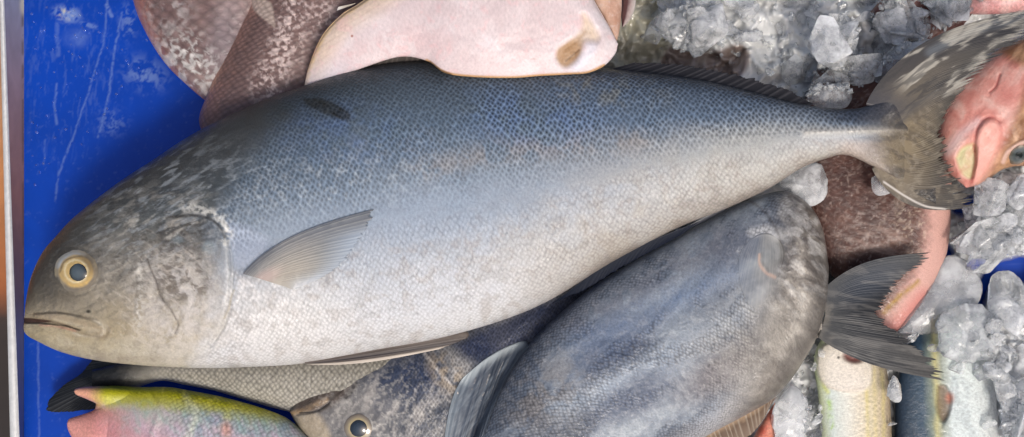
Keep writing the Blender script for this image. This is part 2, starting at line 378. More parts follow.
def slab(name, poly, z0, h, mat, seed=1, nr=22, n=90, noise=2.0, wob=1.5, full=0.45, col=None):
    """a larger block with a known outline: rounded edges, lumpy top"""
    O = catmull(list(poly) + [poly[0]], n + 1)[:-1]; cen = O.mean(0)
    d = O - cen
    rs = np.random.RandomState(seed)
    O = O + (fbm(O[:, 0], O[:, 1], 9, seed, 3)[:, None] - 0.5) * wob * 2 * d / np.hypot(*d.T)[:, None]
    t = np.linspace(0, 1, nr)
    rad_t = np.r_[1 - (1 - np.cos(t * math.pi / 2)) * 0, []]
    rows = []; zs = []
    for k in t[:-1]:                                    # lower rim to top centre
        a = k * math.pi
        if k < 0.5: rr = 0.80 + 0.20 * math.sin(a); zz = 0.5 - 0.5 * math.cos(a)
        else:
            q = (k - 0.5) * 2; rr = 1 - q; zz = 0.5 + 0.5 * (1 - max(0, (1 - q)) ** (1 / full if False else 2.6)) * 1.0
        rows.append(rr); zs.append(zz)
    rows = A(rows); zs = A(zs)
    PX = cen[0] + (O[None, :, 0] - cen[0]) * rows[:, None]; PY = cen[1] + (O[None, :, 1] - cen[1]) * rows[:, None]
    lump = (fbm(PX, PY, 14, seed + 3, 4) - 0.5) * 2 * noise
    Z = z0 + S * (zs[:, None] * h + lump * zs[:, None])
    hm_grid(PX, PY, Z, 3)
    V = W(PX, PY, Z).reshape(-1, 3); top = V[-n:].mean(0); bot = V[:n].mean(0)
    F = gridfaces(len(rows), n, True)[:, ::-1]; k = np.arange(n); N = len(V); l0 = (len(rows) - 1) * n
    f3 = [[l0 + (i + 1) % n, l0 + i, N] for i in range(n)] + [[i, (i + 1) % n, N + 1] for i in range(n)]
    o = mesh(name, np.vstack([V, top, bot]), [list(f[::-1]) for f in F.tolist()] + [f[::-1] for f in f3], mat, recalc=True)
    return o

# ================================================================== THE TUB AND WHAT LIES UNDER IT
ICE = ice_mat("ice_clear", t_hi=0.98, t_lo=0.5, frost=0.51, rough=0.07, bump=0.12)
ICE_F = ice_mat("ice_frosted", col=(0.93, 0.95, 0.97), t_hi=0.92, t_lo=0.35, rough=0.12, frost=0.52, nscale=40, bump=0.2)
ICE_S = ice_mat("ice_smooth", col=(0.93, 0.95, 0.97), t_hi=0.9, t_lo=0.6, rough=0.14, frost=0.5, bump=0.2, nscale=30)
BLUE = plain_mat("blue_plastic", rough=0.4, coat=0.0, bumps=0.12, scale=60, spec=0.2)
RIMM = plain_mat("white_rim", rough=0.5, bumps=0.4, scale=160)
WOOD = plain_mat("ground", rough=0.7, bumps=0.5, scale=50)

ZF = -0.078
# ground outside the tub: brown boards going dark
gx, gy = np.meshgrid(np.linspace(-260, 1284, 160), np.linspace(-240, 677, 120), indexing='ij')
gc = ramp(gy / 437, [(0.0, (150, 130, 110)), (0.36, (178, 120, 72)), (0.66, (150, 86, 44)), (0.74, (44, 34, 30)), (1, (34, 27, 25))])
gc = gc * (0.75 + 0.5 * fbm(gx, gy, 14, 3))[..., None]
o = mesh("ground", W(gx, gy, 0) * A([1, 1, 0]) * 1.1 + A([0, 0, -0.16]), gridfaces(160, 120)[:, ::-1], WOOD, col=gc)
tag(o, kind='structure')

# tub floor, dense where it is seen
xs = np.r_[np.arange(22, 330, 1.0), np.arange(330, 1090, 12.0)]; ys = np.r_[np.arange(-60, -4, 8.0), np.arange(-4, 442, 1.0), np.arange(442, 510, 8.0)]
X, Y = np.meshgrid(xs, ys, indexing='ij')
wobx = X + 3 * (fbm(X, Y, 9, 2) - 0.5); woby = Y
cb = np.broadcast_to(lin((0, 58, 160)), X.shape + (3,)).copy()
cb = cb * (0.85 + 0.3 * fbm(X, Y, 40, 5))[..., None]
gr = fbm(X, Y, 3.0, 6, 4)
cr = np.zeros_like(X)
for pts, wd, a in (([(108, -3), (104, 40), (95, 70), (90, 87), (75, 131), (60, 171), (55, 201)], 0.8, 0.42), ([(122, 12), (113, 60), (108, 100), (98, 137)], 0.9, 0.45),
                   ([(107, 5), (112, 16)], 1.8, 0.5), ([(57, 24), (58, 55)], 2.0, 0.25), ([(57, 84), (55, 110), (57, 124)], 1.0, 0.38), ([(45, 140), (44, 165)], 0.8, 0.25), ([(38, 335), (39, 437)], 0.8, 0.35)):
    cr = np.maximum(cr, stroke(wobx, woby, pts, wd, 1.1) * a * ss(0.25, 0.6, gr + 0.1))
cr = np.maximum(cr, blob(X, Y, 67, 14, 13, 8, 12, 0.6) * ss(0.35, 0.6, fbm(X, Y, 5, 9)) * 0.75)
cr = np.maximum(cr, (blob(X, Y, 76, 38, 13, 10, 0, 0.5) * 0.16 + blob(X, Y, 80, 38, 7, 7, 0, 0.7) * 0.16) * (0.3 + gr))
cr = np.maximum(cr, blob(X, Y, 88, 25, 10, 2.5, 15, 0.6) * ss(0.4, 0.6, gr) * 0.5)
cr = np.maximum(cr, blob(X, Y, 144, 74, 20, 14, 20, 0.8) * ss(0.43, 0.73, fbm(X, Y, 6, 11)) * 0.55)
cr = np.maximum(cr, blob(X, Y, 128, 22, 8, 16, 0, 0.8) * ss(0.48, 0.68, fbm(X, Y, 4, 12)) * 0.45)
cr = np.maximum(cr, blob(X, Y, 112, 122, 14, 12, 0, 0.8) * ss(0.45, 0.77, fbm(X, Y, 3, 13)) * 0.4)
cr = np.maximum(cr, ss(0.66, 0.9, fbm(X, Y, 3.5, 14)) * 0.14)
cr = np.maximum(cr, ss(0.55, 0.79, fbm(X, Y, 2.5, 15, ax=5, rot=96)) * 0.16 * blob(X, Y, 70, 70, 50, 80, 0, 0.6))
cb = mix(cb, (140, 165, 205), cr * .68)
base = mix(cb, (190, 185, 160), blob(X, Y, 67, 14, 10, 6, 12, 0.6) * ss(0.43, 0.77, fbm(X, Y, 4, 10)) * 0.7)
tub = tag(mesh("tub", W(X, Y, ZF + 0 * X), gridfaces(*X.shape)[:, ::-1], BLUE, col=base), "blue plastic fish tub with a white rim, holding the whole catch", "tub")
# its left wall leans out and ends in a white rim
yy = np.linspace(-60, 510, 300); tw = np.linspace(0, 1, 16)
xb = 24 + 0 * yy; xt = 4.5 + 15 * np.clip(yy / 437, -0.2, 1.2) ** 1.0
PXw = xb[:, None] * (1 - tw) + xt[:, None] * tw; PYw = yy[:, None] + 0 * PXw
Zw = (ZF - 0.0) * (1 - tw) + (-0.058) * tw + 0 * PXw
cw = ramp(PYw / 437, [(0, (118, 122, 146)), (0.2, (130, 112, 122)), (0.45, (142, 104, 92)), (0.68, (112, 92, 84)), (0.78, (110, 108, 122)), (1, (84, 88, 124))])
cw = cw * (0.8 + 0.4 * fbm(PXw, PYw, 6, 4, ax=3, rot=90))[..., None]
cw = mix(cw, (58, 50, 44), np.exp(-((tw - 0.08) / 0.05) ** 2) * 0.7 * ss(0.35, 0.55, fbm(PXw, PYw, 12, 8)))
cw = mix(cw, (180, 176, 165), blob(PXw, PYw, 24, 5, 4, 10) * 0.8)
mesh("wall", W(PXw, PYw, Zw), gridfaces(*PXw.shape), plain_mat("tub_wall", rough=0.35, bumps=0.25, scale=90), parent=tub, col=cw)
tr = np.linspace(0, 1, 8); wr = 5 + 4.5 * np.clip(yy / 437, 0, 1)
PXr = xt[:, None] - wr[:, None] * tr; PYr = yy[:, None] + 0 * PXr + 1.0 * (fbm(PXr, yy[:, None] + 0 * PXr, 8, 3) - .5)
Zr = -0.0575 + 0.003 * np.sin(math.pi * tr) + 0 * PXr
crm = lin((206, 207, 206)) * (0.8 + 0.35 * fbm(PXr, PYr, 3, 6))[..., None]
top = W(PXr, PYr, Zr); low = W(PXr[:, -1:], PYr[:, -1:], Zr[:, -1:] - 0.03)
mesh("rim", np.concatenate([top, low], 1), gridfaces(len(yy), 9), RIMM, parent=tub, col=np.concatenate([crm, crm[:, -1:] * 0.6], 1))

# melting slush the right half of the catch lies in
xs = np.arange(560, 1085, 2.0); ys = np.arange(-55, 500, 2.0); X, Y = np.meshgrid(xs, ys, indexing='ij')
holes = np.maximum.reduce([pin(X, Y, p, 4) for p in ([(972, 300), (982, 276), (1000, 262), (1030, 258), (1040, 285), (1000, 275), (990, 285), (985, 300), (980, 318), (970, 312)],
                           [(930, 245), (945, 243), (955, 262), (940, 262)], [(955, 200), (975, 196), (1000, 205), (1030, 200), (1030, 212), (960, 214)])])
lump = fbm(X, Y, 18, 3, 5)
Zs = -0.052 + 0.022 * (lump - 0.5) * 2 - 0.03 * holes - 0.03 * (1 - ss(560, 600, X))
sc = ramp(fbm(X, Y, 30, 7), [(0.25, (178, 179, 178)), (0.5, (204, 206, 206)), (0.75, (222, 224, 225))])
sc = mix(sc, (110, 92, 86), ss(0.56, 0.78, fbm(X, Y, 26, 9)) * 0.3)
sc = mix(sc, (170, 167, 150), pin(X, Y, [(605, -20), (670, -20), (672, 40), (664, 66), (600, 70)], 8))
sc = mix(sc, (126, 112, 106), pin(X, Y, [(658, 66), (668, 48), (680, 48), (712, 52), (740, 44), (750, 60), (735, 80), (690, 80)], 3))
sc = mix(sc, (10, 50, 130), holes)
keep = ~((holes > 0.7)[:-1, :-1] & (holes > 0.7)[1:, 1:]).ravel()
hm_put(X[holes < 0.5], Y[holes < 0.5], Zs[holes < 0.5])
o = mesh("slush", W(X, Y, Zs), gridfaces(*X.shape)[keep][:, ::-1], plain_mat("slush", rough=0.2, coat=0.6, bumps=0.8, scale=180), col=sc)
tag(o, "grey melting slush of crushed ice under the fish", "crushed ice", kind='stuff')

# ================================================================== FISH
SK = skin_mat("silver_skin", pitch=3.8, colour=0.62, bump=0.7, rough=0.42, metal=0.1, coat=0.6, coat_rough=0.08, rnd=0.42, fine=0.36)
SK_DARK = skin_mat("grey_skin", pitch=2.9, colour=0.62, bump=0.35, rough=0.42, metal=0.1, coat=0.55, coat_rough=0.08, rnd=0.5, fine=0.5)
SK_BIG = skin_mat("bream_skin", pitch=8.5, colour=0.3, bump=0.7, rough=0.33, metal=0.05, coat=0.6, coat_rough=0.08, rnd=0.3)
SK_MID = skin_mat("brown_skin", pitch=5.0, colour=0.32, bump=0.6, rough=0.33, metal=0.05, coat=0.6, coat_rough=0.08, rnd=0.3)
SK_FLAT = skin_mat("flatfish_skin", pitch=4.0, colour=0.10, bump=0.22, rough=0.36, metal=0.0, coat=0.3, coat_rough=0.12, fine=0.22)
SK_SOFT = skin_mat("soft_skin", pitch=4.2, colour=0.3, bump=0.4, rough=0.32, metal=0.05, coat=0.6, coat_rough=0.08, fine=0.6)
FIN = fin_mat("fin", rough=0.45, coat=0.05)
EYE = plain_mat("eye", rough=0.06, coat=1.0, bumps=0.05)
FLESH = skin_mat("flesh", pitch=9, colour=0.0, bump=0.5, rough=0.34, metal=0.0, coat=0.7, coat_rough=0.08, fine=0.2)

# ---- brown bream, top left corner
def p_bream(x, y, v, s, u):
    c = ramp(fbm(x, y, 35, 2), [(0.3, (112, 90, 88)), (0.7, (150, 128, 124))])
    c = mix(c, (172, 118, 98), ss(0.70, 0.97, np.abs(v)) * (v < 0) * 0.8)
    c = mix(c, (215, 212, 208), blob(x, y, 190, 65, 38, 26, 35, 0.7) * ss(0.39, 0.69, fbm(x, y, 4, 5)) * 0.85)
    c = mix(c, (205, 200, 198), blob(x, y, 165, 12, 22, 16, 0, 0.8) * ss(0.43, 0.77, fbm(x, y, 6, 7)) * 0.6)
    c = mix(c, (128, 120, 128), blob(x, y, 225, 40, 16, 40, 10, 0.8) * 0.5)
    return c * .92, -1.2 * (1 - 0.6 * ss(0.8, 1, np.abs(v))) * (0.5 + 0.8 * fbm(x, y, 20, 4))
f = fish("brown_bream", [(214, 108), (245, 85), (275, 45), (290, -20), (300, -90)], [(214, 108), (188, 86), (165, 63), (146, 33), (133, 0), (122, -60), (125, -90)],
         -0.035, [(0, 12), (0.25, 34), (0.6, 46), (1, 42)], SK_BIG, p_bream, 220, 180)
tag(f, "brown fish with the largest scales, on the bare blue tub at the top", "fish")

# ---- brown fish beside it
def p_brown(x, y, v, s, u):
    c = ramp(v * 0.5 + 0.5 + 0.25 * (fbm(x, y, 25, 3) - 0.5), [(0, (150, 112, 100)), (0.12, (106, 84, 80)), (0.5, (122, 98, 94)), (1, (108, 84, 84))])
    c = mix(c, (90, 74, 80), ss(60, 130, y) * 0.6)
    m = np.maximum(stroke(x, y, [(302, -10), (285, 45), (268, 85)], 15, 14), blob(x, y, 318, 14, 16, 20, 20, .8) * 0.8)
    c = mix(c, (226, 206, 200), m * ss(0.43, 0.69, fbm(x, y, 3.4, 6, 3)) * 0.75)
    c = mix(c, (190, 172, 160), pin(x, y, [(250, -4), (270, 2), (274, 18), (275, 27), (268, 22), (254, 10)], 1.5) * 0.8)
    c = mix(c, (192, 140, 118), stroke(x, y, [(247, 0), (236, 28), (222, 60), (210, 90)], 2, 1.5) * 0.6)
    return c * .92, -1.1 + 0 * x
f = fish("brown_fish", [(262, 152), (305, 135), (335, 110), (352, 60), (375, 0), (385, -80)], [(262, 152), (215, 142), (199, 122), (209, 90), (222, 60), (238, 25), (249, 0), (272, -80)],
         -0.008, [(0, 12), (0.2, 24), (0.6, 32), (1, 34)], SK_MID, p_brown, 240, 170)
tag(f, "brown fish with worn silvery scales, tucked between the bream and the white flatfish", "fish")

# ---- silver fish under the big head, black tail to the left
def p_dtail(x, y, v, s, u):
    c = ramp(v * 0.5 + 0.5, [(0, (212, 208, 198)), (0.3, (168, 164, 152)), (1, (132, 128, 118))])
    c = c * (0.8 + 0.4 * fbm(x, y, 12, 3))[..., None]
    c = mix(c, (40, 42, 44), 1 - ss(112, 160, x + 14 * (fbm(x, y, 7, 4) - .5)))
    return c * 0.7, -0.8 * ss(140, 180, x)
f = fish("silver_fish", [(92, 370), (130, 361), (180, 356), (240, 345), (330, 330), (420, 325)], [(92, 392), (128, 390), (160, 381), (185, 385), (215, 391), (245, 400), (286, 411), (340, 420), (420, 415)],
         -0.036, [(0, 8), (0.2, 12), (0.5, 30), (1, 34)], SK, p_dtail, 200, 90)
tag(f, "silver fish with a black tail, lying half under the big fish's jaw", "fish")
def pf(colors, rays=0.4, pale=(150, 150, 145), seed=0):
    def q(x, y, s, t, saw):
        c = ramp(np.clip(t + 0.3 * (fbm(x, y, 6, seed) - 0.5), 0, 1), colors)
        return mix(c, pale, np.clip(rays * ss(0.55, 0.95, saw) * (0.4 + fbm(x, y, 5, seed + 2)), 0, 1))
    return q
fin("tail_fin", [(120, 358), (116, 372), (116, 390)], [(93, 358), (80, 374), (62, 386), (47, 402), (48, 412), (72, 412), (110, 408)], -0.034, -0.05, FIN,
    pf([(0, (34, 36, 38)), (1, (22, 24, 28))], 0.25, (92, 96, 100)), f, nr=26, jag=0.06, ripple=0.35)

# ---- yellow backed pink wrasse, bottom left
def p_wrasse(x, y, v, s, u):
    t = np.clip((y - (386 + 0.14 * np.clip(x - 150, 0, 200))) / 52, 0, 1)
    n = fbm(x, y, 16, 3); n2 = fbm(x, y, 6, 5, ax=2.5, rot=65)
    c = ramp(t + 0.16 * (n - 0.5), [(0, (128, 138, 16)), (0.16, (178, 176, 34)), (0.34, (178, 176, 92)), (0.48, (172, 174, 164)), (0.75, (184, 162, 168)), (1, (182, 148, 156))])
    c = mix(c, (126, 146, 160), ss(140, 210, x) * ss(0.12, 0.4, t) * np.clip(.35 + 1.0 * (fbm(x, y, 9, 6) - .3), 0, 1))
    c = mix(c, (192, 168, 186), ss(.46, .68, n2) * ss(.25, .45, t) * .35)
    c = mix(c, (140, 178, 168), ss(.52, .74, fbm(x, y, 5, 9, ax=2.2, rot=70)) * ss(.2, .4, t) * .32)
    c = mix(c, (200, 126, 122), (1 - ss(96, 146, x + 24 * (fbm(x, y, 10, 8) - .5))) * ss(402, 414, y) * 0.8)
    c = mix(c, (214, 150, 138), (1 - ss(84, 108, x + 8 * (n - .5))) * 0.85)
    c = mix(c, (216, 218, 190), nst(x, y, [(186, 398), (196, 412), (188, 437)], 3, 4) * 0.5)
    c = mix(c, (208, 140, 116), blob(x, y, 226, 430, 5, 8, 0, .8) * 0.6)
    c = mix(c, (222, 214, 90), ss(.52, .72, fbm(x, y, 6, 11)) * (1 - ss(.1, .3, t)) * ss(100, 130, x) * .45)
    return c, -1.1 * ss(140, 190, x)
def r_wrasse(x, y, v, s):
    return 1.5 * (fbm(x, y, 9, 9, ax=2.5, rot=75) - .5) * ss(110, 150, x) + 2 * stroke(x, y, [(150, 392), (158, 412), (150, 440)], 1, 6)
f = fish("wrasse", [(96, 404), (99, 394), (106, 386.5), (122, 386), (140, 387), (168, 387), (187, 390), (223, 397), (265, 409), (290, 420), (312, 440), (360, 480)],
         [(96, 404), (92, 424), (92, 446), (98, 476), (116, 500), (180, 520), (260, 520), (360, 500)], -0.022, [(0, 1), (0.05, 6), (0.13, 18), (0.25, 30), (0.4, 34), (1, 34)], SK_SOFT, p_wrasse, 260, 150, r_wrasse, expo=2.6)
tag(f, "pink and yellow wrasse with an open mouth in the bottom left corner", "fish")
fish("upper_jaw", [(74, 391.5), (76, 388.6), (84, 387), (94, 386.3), (108, 386), (130, 388)], [(74, 391.5), (76, 394.6), (84, 398), (93, 402), (106, 408), (130, 410)], -0.018, [(0, 3), (.2, 8), (.5, 13), (1, 11)], SK_SOFT, p_wrasse, 110, 60, None, expo=2.2, parent=f)
fish("lower_jaw", [(67, 423), (69.5, 418.6), (79, 415.5), (92, 411), (106, 403), (140, 398)], [(67, 423), (68, 430), (76, 446), (88, 470), (140, 490)], -0.02, [(0, 4), (.2, 11), (.5, 19), (1, 15)], SK_SOFT, p_wrasse, 110, 90, None, expo=2.2, parent=f)

# ---- dark grey fish whose head shows at the bottom and forked tail at the right
def p_dark(x, y, v, s, u):
    c = ramp(fbm(x, y, 28, 4), [(0.25, (58, 64, 76)), (0.5, (92, 94, 99)), (0.8, (134, 133, 132))])
    c = mix(c, (46, 58, 84), blob(x, y, 398, 378, 34, 26, -20, .8) * 0.75 * fbm(x, y, 14, 3) * 1.6)
    c = mix(c, (24, 36, 66), pin(x, y, [(452, 345), (500, 320), (560, 295), (590, 290), (560, 330), (480, 360)], 8) * 0.8)  # shade of the gap under the largest fish's belly, painted on
    c = mix(c, (116, 113, 110), blob(x, y, 332, 415, 46, 34, 0, .8) * 0.65 * (0.4 + fbm(x, y, 9, 6)))
    c = mix(c, (92, 80, 72), pin(x, y, [(291, 412), (300, 396), (322, 376), (348, 361), (352, 384), (340, 400), (318, 412)], 4) * 0.85)
    c = mix(c, (160, 134, 100), nst(x, y, [(292, 414), (304, 410), (326, 400)], 2.4, 2) * 0.8)
    c = mix(c, (176, 162, 138), pin(x, y, [(296, 416), (318, 414), (330, 440), (304, 440)], 4) * 0.7)
    c = mix(c, (62, 56, 52), stroke(x, y, [(330, 398), (340, 384), (352, 376), (355, 386), (346, 398)], 1.5, 2) * .8)
    c = mix(c, (200, 194, 186), ss(0.51, 0.77, fbm(x, y, 7, 9, ax=3, rot=-70)) * blob(x, y, 400, 400, 60, 50, 0, .6) * 0.4)
    c = mix(c, (38, 50, 78), blob(x, y, 418, 374, 26, 16, 35, .7) * .6 * ss(.3, .6, fbm(x, y, 8, 21)))
    c = mix(c, (190, 186, 178), ss(.52, .66, fbm(x, y, 3.2, 22)) * blob(x, y, 385, 410, 70, 40, 0, .7) * .4)
    c = mix(c, (60, 54, 50), ss(.5, .7, fbm(x, y, 3, 23, ax=4, rot=-38)) * blob(x, y, 325, 388, 36, 20, -38, .5) * .7)
    c = mix(c, (216, 210, 204), np.maximum(nst(x, y, [(425, 353), (440, 372), (457, 392)], 1.0, 1.2), nst(x, y, [(457, 392), (463, 402), (452, 418)], 1.2, 1.4)) * 0.8)
    c = mix(c, (152, 138, 118), blob(x, y, 447, 374, 13, 22, -38, .6) * ss(.35, .6, fbm(x, y, 6, 3)) * .7)
    c = mix(c, (30, 30, 34), stroke(x, y, [(300, 413), (316, 411), (330, 402)], .8, .8) * .9)
    c = mix(c, (128, 120, 108), ss(790, 812, x) * 0.7)
    return c, 0.8 * ss(370, 430, x)
def r_dark(x, y, v, s):
    z = 2.5 * pin(x, y, [(318, 437), (338, 400), (362, 366), (400, 352), (425, 355), (452, 390), (455, 437)], 4) * 0.5
    z = z + 1.0 * stroke(x, y, [(425, 353), (440, 372), (457, 392), (463, 402), (452, 418)], 1.0, 3) + 0.9 * stroke(x, y, [(292, 411), (304, 407), (326, 397)], 2.0, 4)
    z = z - 1.6 * stroke(x, y, [(296, 414.5), (316, 411), (330, 402)], 1.0, 1.2) - 1.5 * blob(x, y, 345, 388, 7, 10, 30, .5)
    z = z + 1.6 * blob(x, y, 358, 428, 20, 18, 0, .3) + 2.2 * (fbm(x, y, 14, 8, ax=2, rot=-40) - .5)
    return z
f = fish("dark_grey_fish", [(290, 412), (298, 397), (320, 377), (345, 361), (400, 332), (500, 292), (620, 250), (740, 262), (822, 300)],
         [(290, 412), (296, 425), (304, 441), (330, 470), (400, 500), (520, 500), (640, 440), (740, 372), (822, 336)],
         [(0, -0.028), (0.8, -0.03), (0.9, -0.01), (1, 0.0)], [(0, 10), (0.06, 22), (0.3, 36), (0.7, 30), (0.9, 14), (1, 9)], SK_DARK, p_dark, 420, 190, r_dark, expo=2.3)
tag(f, "dark grey fish with head and eye at the bottom, forked tail crossing the brown body", "fish")
e = dome("eye", 358, 428, 0.4, 14, 3.0, EYE, [(0, (150, 140, 116)), (0.62, (176, 160, 120)), (0.72, (150, 138, 112)), (0.9, (120, 110, 96)), (1, (104, 97, 90))], f, seed=2)
p = dome("pupil", 358.5, 428.5, 2.6, 8.5, 2.0, EYE, [(0, (44, 58, 72)), (0.7, (34, 44, 54)), (1, (22, 26, 30))], e, tilt=TILT[0])
DF = f

# ---- big bluish silver fish
def p_tail(x, y, s, t, saw):
    n = fbm(x, y, 14, 5); n2 = fbm(x, y, 4, 6)
    c = ramp(np.clip(t + .25 * (n - .5), 0, 1), [(0, (112, 103, 90)), (0.18, (112, 101, 84)), (0.5, (88, 80, 70)), (0.8, (64, 60, 55)), (1, (40, 38, 37))])
    up = 1 - ss(0.38, 0.52, s)
    c = c * (1 - up[..., None] * .3) + lin((80, 82, 84)) * up[..., None] * .3
    c = mix(c, (56, 56, 60), (1 - ss(0.05, 0.22, s + .1 * (n - .5))) * .75 + ss(.94, 1, s) * .5)
    c = mix(c, (112, 118, 124), stroke(x, y, [(930, 52), (970, 32), (1030, 14)], 4, 4) * .6)
    ang = fbm(x, y, 12, 8, ax=3.2, rot=-36)
    c = mix(c, (192, 187, 174), up * ss(.52, .60, ang) * ss(.12, .3, t) * .62)
    c = mix(c, (58, 57, 58), up * ss(.52, .70, fbm(x, y, 4.5, 7, ax=5, rot=-36)) * .65)
    c = mix(c, (150, 134, 102), (1 - up) * blob(x, y, 908, 140, 26, 36, 0, .9) * .4)
    c = mix(c, (70, 62, 54), (1 - up) * ss(.50, .70, fbm(x, y, 6, 9, ax=2.5, rot=28)) * .6)
    c = mix(c, (156, 146, 128), (1 - up) * ss(.54, .74, n2) * .3)
    c = mix(c, (50, 48, 48), ss(.6, .95, 1 - saw) * .16 * ss(.3, .6, t))
    c = mix(c, (206, 200, 192), stroke(x, y, [(884, 182), (905, 196), (925, 206), (945, 209)], .9, .9) * .8)
    return mix(c, (60, 60, 66), blob(x, y, 878, 106, 30, 13, 0, .8) * .8)
def p_main(x, y, v, s, u):
    n1 = fbm(x, y, 38, 3); n2 = fbm(x, y, 12, 5); n3 = fbm(x, y, 5, 7, 3)
    t = (1 - v) / 2 + 0.09 * (n1 - 0.5) + 0.05 * (n2 - 0.5)
    body = ramp(t, [(0, (54, 60, 66)), (0.08, (72, 83, 94)), (0.24, (88, 104, 120)), (0.34, (106, 121, 137)), (0.42, (126, 138, 150)), (0.52, (146, 156, 167)), (0.7, (172, 178, 186)), (0.88, (200, 202, 206)), (1, (208, 208, 208))])
    rear = ramp(t, [(0, (52, 58, 68)), (0.10, (80, 92, 108)), (0.3, (92, 108, 127)), (0.36, (112, 123, 136)), (0.43, (130, 138, 147)), (0.52, (150, 157, 165)), (0.64, (172, 176, 181)), (0.8, (178, 178, 177)), (0.95, (168, 163, 156)), (1, (134, 126, 118))])
    m = ss(470, 620, x)[..., None]
    c = body * (1 - m) + rear * m
    # brownish cast along the middle line, beige on the rear belly
    c = mix(c, (146, 140, 136), stroke(x, y, [(420, 172), (500, 152), (560, 148), (640, 140)], 9, 12) * 0.6 * ss(.35, .6, n2))
    c = mix(c, (172, 160, 140), blob(x, y, 610, 215, 130, 42, -22, .9) * 0.3 * ss(.35, .6, fbm(x, y, 22, 9)))
    c = mix(c, (192, 188, 174), blob(x, y, 740, 155, 80, 26, -14, .9) * 0.4)
    c = mix(c, (82, 106, 150), (blob(x, y, 330, 130, 70, 26, 6, .9) + blob(x, y, 530, 118, 60, 24, 4, .9)) * 0.5 * ss(.3, .65, n1 * .5 + n2 * .5))
    c = mix(c, (146, 168, 196), blob(x, y, 420, 215, 140, 30, -8, .9) * 0.28)
    c = mix(c, (216, 212, 206), blob(x, y, 275, 320, 70, 40, 0, .8) * 0.6)
    c = mix(c, (120, 116, 98), blob(x, y, 600, 92, 60, 14, 4, .8) * 0.4 * ss(0.43, 0.72, n2) )
    c = mix(c, (84, 92, 100), blob(x, y, 235, 170, 70, 40, -30, .9) * .45 * (.4 + n2))
    c = mix(c, (86, 92, 98), stroke(x, y, [(226, 200), (300, 176), (400, 150), (520, 138), (640, 138), (760, 134), (830, 131)], .6, .8) * .22)
    # peduncle: dark top, pale keel
    c = mix(c, (40, 46, 60), ss(800, 860, x) * (1 - ss(118, 128, y)) * 0.8)
    c = mix(c, (208, 202, 190), stroke(x, y, [(806, 132), (850, 131), (905, 129)], 3.2, 4.5) * 0.5 * (1 - ss(870, 905, x)))
    c = mix(c, (176, 158, 146), ss(830, 850, x) * ss(136, 146, y) * 0.6)
    # dark back edge on the left shoulder, its shading painted into the colour
    c = mix(c, (50, 56, 59), ss(0.55, 0.98, v) * (1 - ss(300, 470, x)) * 0.8)
    c = mix(c, (34, 34, 30), pin(x, y, [(303, 99), (318, 98), (334, 103), (349, 112), (349, 120), (338, 119), (322, 112), (308, 106)], 2.5) * (0.55 + 0.5 * n3))
    # dirt / mucus flecks
    c = mix(c, (222, 226, 226), ss(0.53, 0.79, n3) * blob(x, y, 330, 180, 110, 26, -8, .9) * 0.2)
    c = mix(c, (110, 116, 124), ss(0.49, 0.77, fbm(x, y, 8, 11)) * blob(x, y, 420, 165, 120, 40, 0, .9) * 0.4)
    c = mix(c, (150, 138, 128), ss(0.48, 0.79, fbm(x, y, 9, 12)) * ss(.55, .7, t) * 0.35)
    # head
    xb = 224 - 0.0030 * np.clip(y - 285, 0, 90) ** 2 + 0.62 * np.clip(215 - y, 0, 90)
    hd = 1 - ss(-30, 16, x - xb + 26 * (fbm(x, y, 13, 33) - .5))
    hn = fbm(x, y, 16, 13); hs = fbm(x, y, 4, 14, 3)
    th = np.clip((y - 190) / 170, 0, 1)
    hc = ramp(th + 0.18 * (hn - .5), [(0, (66, 72, 76)), (0.18, (86, 90, 90)), (0.34, (114, 111, 104)), (0.5, (128, 123, 113)), (0.7, (150, 141, 122)), (0.85, (166, 154, 126)), (1, (190, 183, 164))])
    hc = mix(hc, (50, 46, 41), (1 - ss(44, 110, x + 20 * (hn - .5))) * (1 - ss(292, 320, y)) * 0.72)
    hc = mix(hc, (62, 60, 57), ss(.45, .95, v) * .7)
    hc = mix(hc, (60, 58, 56), pin(x, y, [(160, 225), (178, 218), (205, 220), (221, 232), (222, 246), (200, 252), (172, 250), (158, 240)], 5) * 0.85 * (0.45 + hn))
    hc = mix(hc, (128, 146, 154), blob(x, y, 209, 247, 7, 6, 0, .5) * 0.6 + blob(x, y, 178, 240, 6, 4, 0, .6) * .4)
    hc = mix(hc, (66, 60, 54), blob(x, y, 188, 282, 24, 20, 0, .8) * ss(.42, .62, hs * .5 + hn * .5) * 0.75)
    hc = mix(hc, (206, 201, 196), blob(x, y, 182, 306, 46, 50, 0, .6) * np.clip(1.2 * fbm(x, y, 10, 54) + .5 * hs - .25, 0, .8))
    hc = mix(hc, (84, 72, 60), pin(x, y, [(146, 254), (200, 250), (220, 262), (210, 290), (180, 300), (160, 290)], 8) * ss(.45, .62, fbm(x, y, 8, 19)) * .7)
    hc = mix(hc, (120, 108, 88), blob(x, y, 110, 325, 60, 40, 0, .8) * 0.35 * hn)
    hc = mix(hc, (60, 52, 46), ss(.5, .8, fbm(x, y, 6, 18)) * .2)
    hc = mix(hc, (204, 200, 190), pin(x, y, [(136, 268), (143, 272), (142, 320), (135, 325)], 3) * ss(.4, .6, hs) * .7)
    hc = mix(hc, (214, 208, 196), ss(0.49, 0.73, fbm(x, y, 5, 15, ax=3, rot=-25)) * blob(x, y, 165, 240, 60, 44, 0, .7) * .36)
    hc = mix(hc, (198, 190, 178), ss(0.53, 0.77, fbm(x, y, 3.5, 16, ax=4, rot=40)) * blob(x, y, 170, 300, 60, 60, 0, .6) * .5)
    hc = mix(hc, (186, 194, 200), ss(.50, .72, fbm(x, y, 3, 25, ax=4.5, rot=-32)) * blob(x, y, 165, 205, 75, 44, -30, .7) * .34)
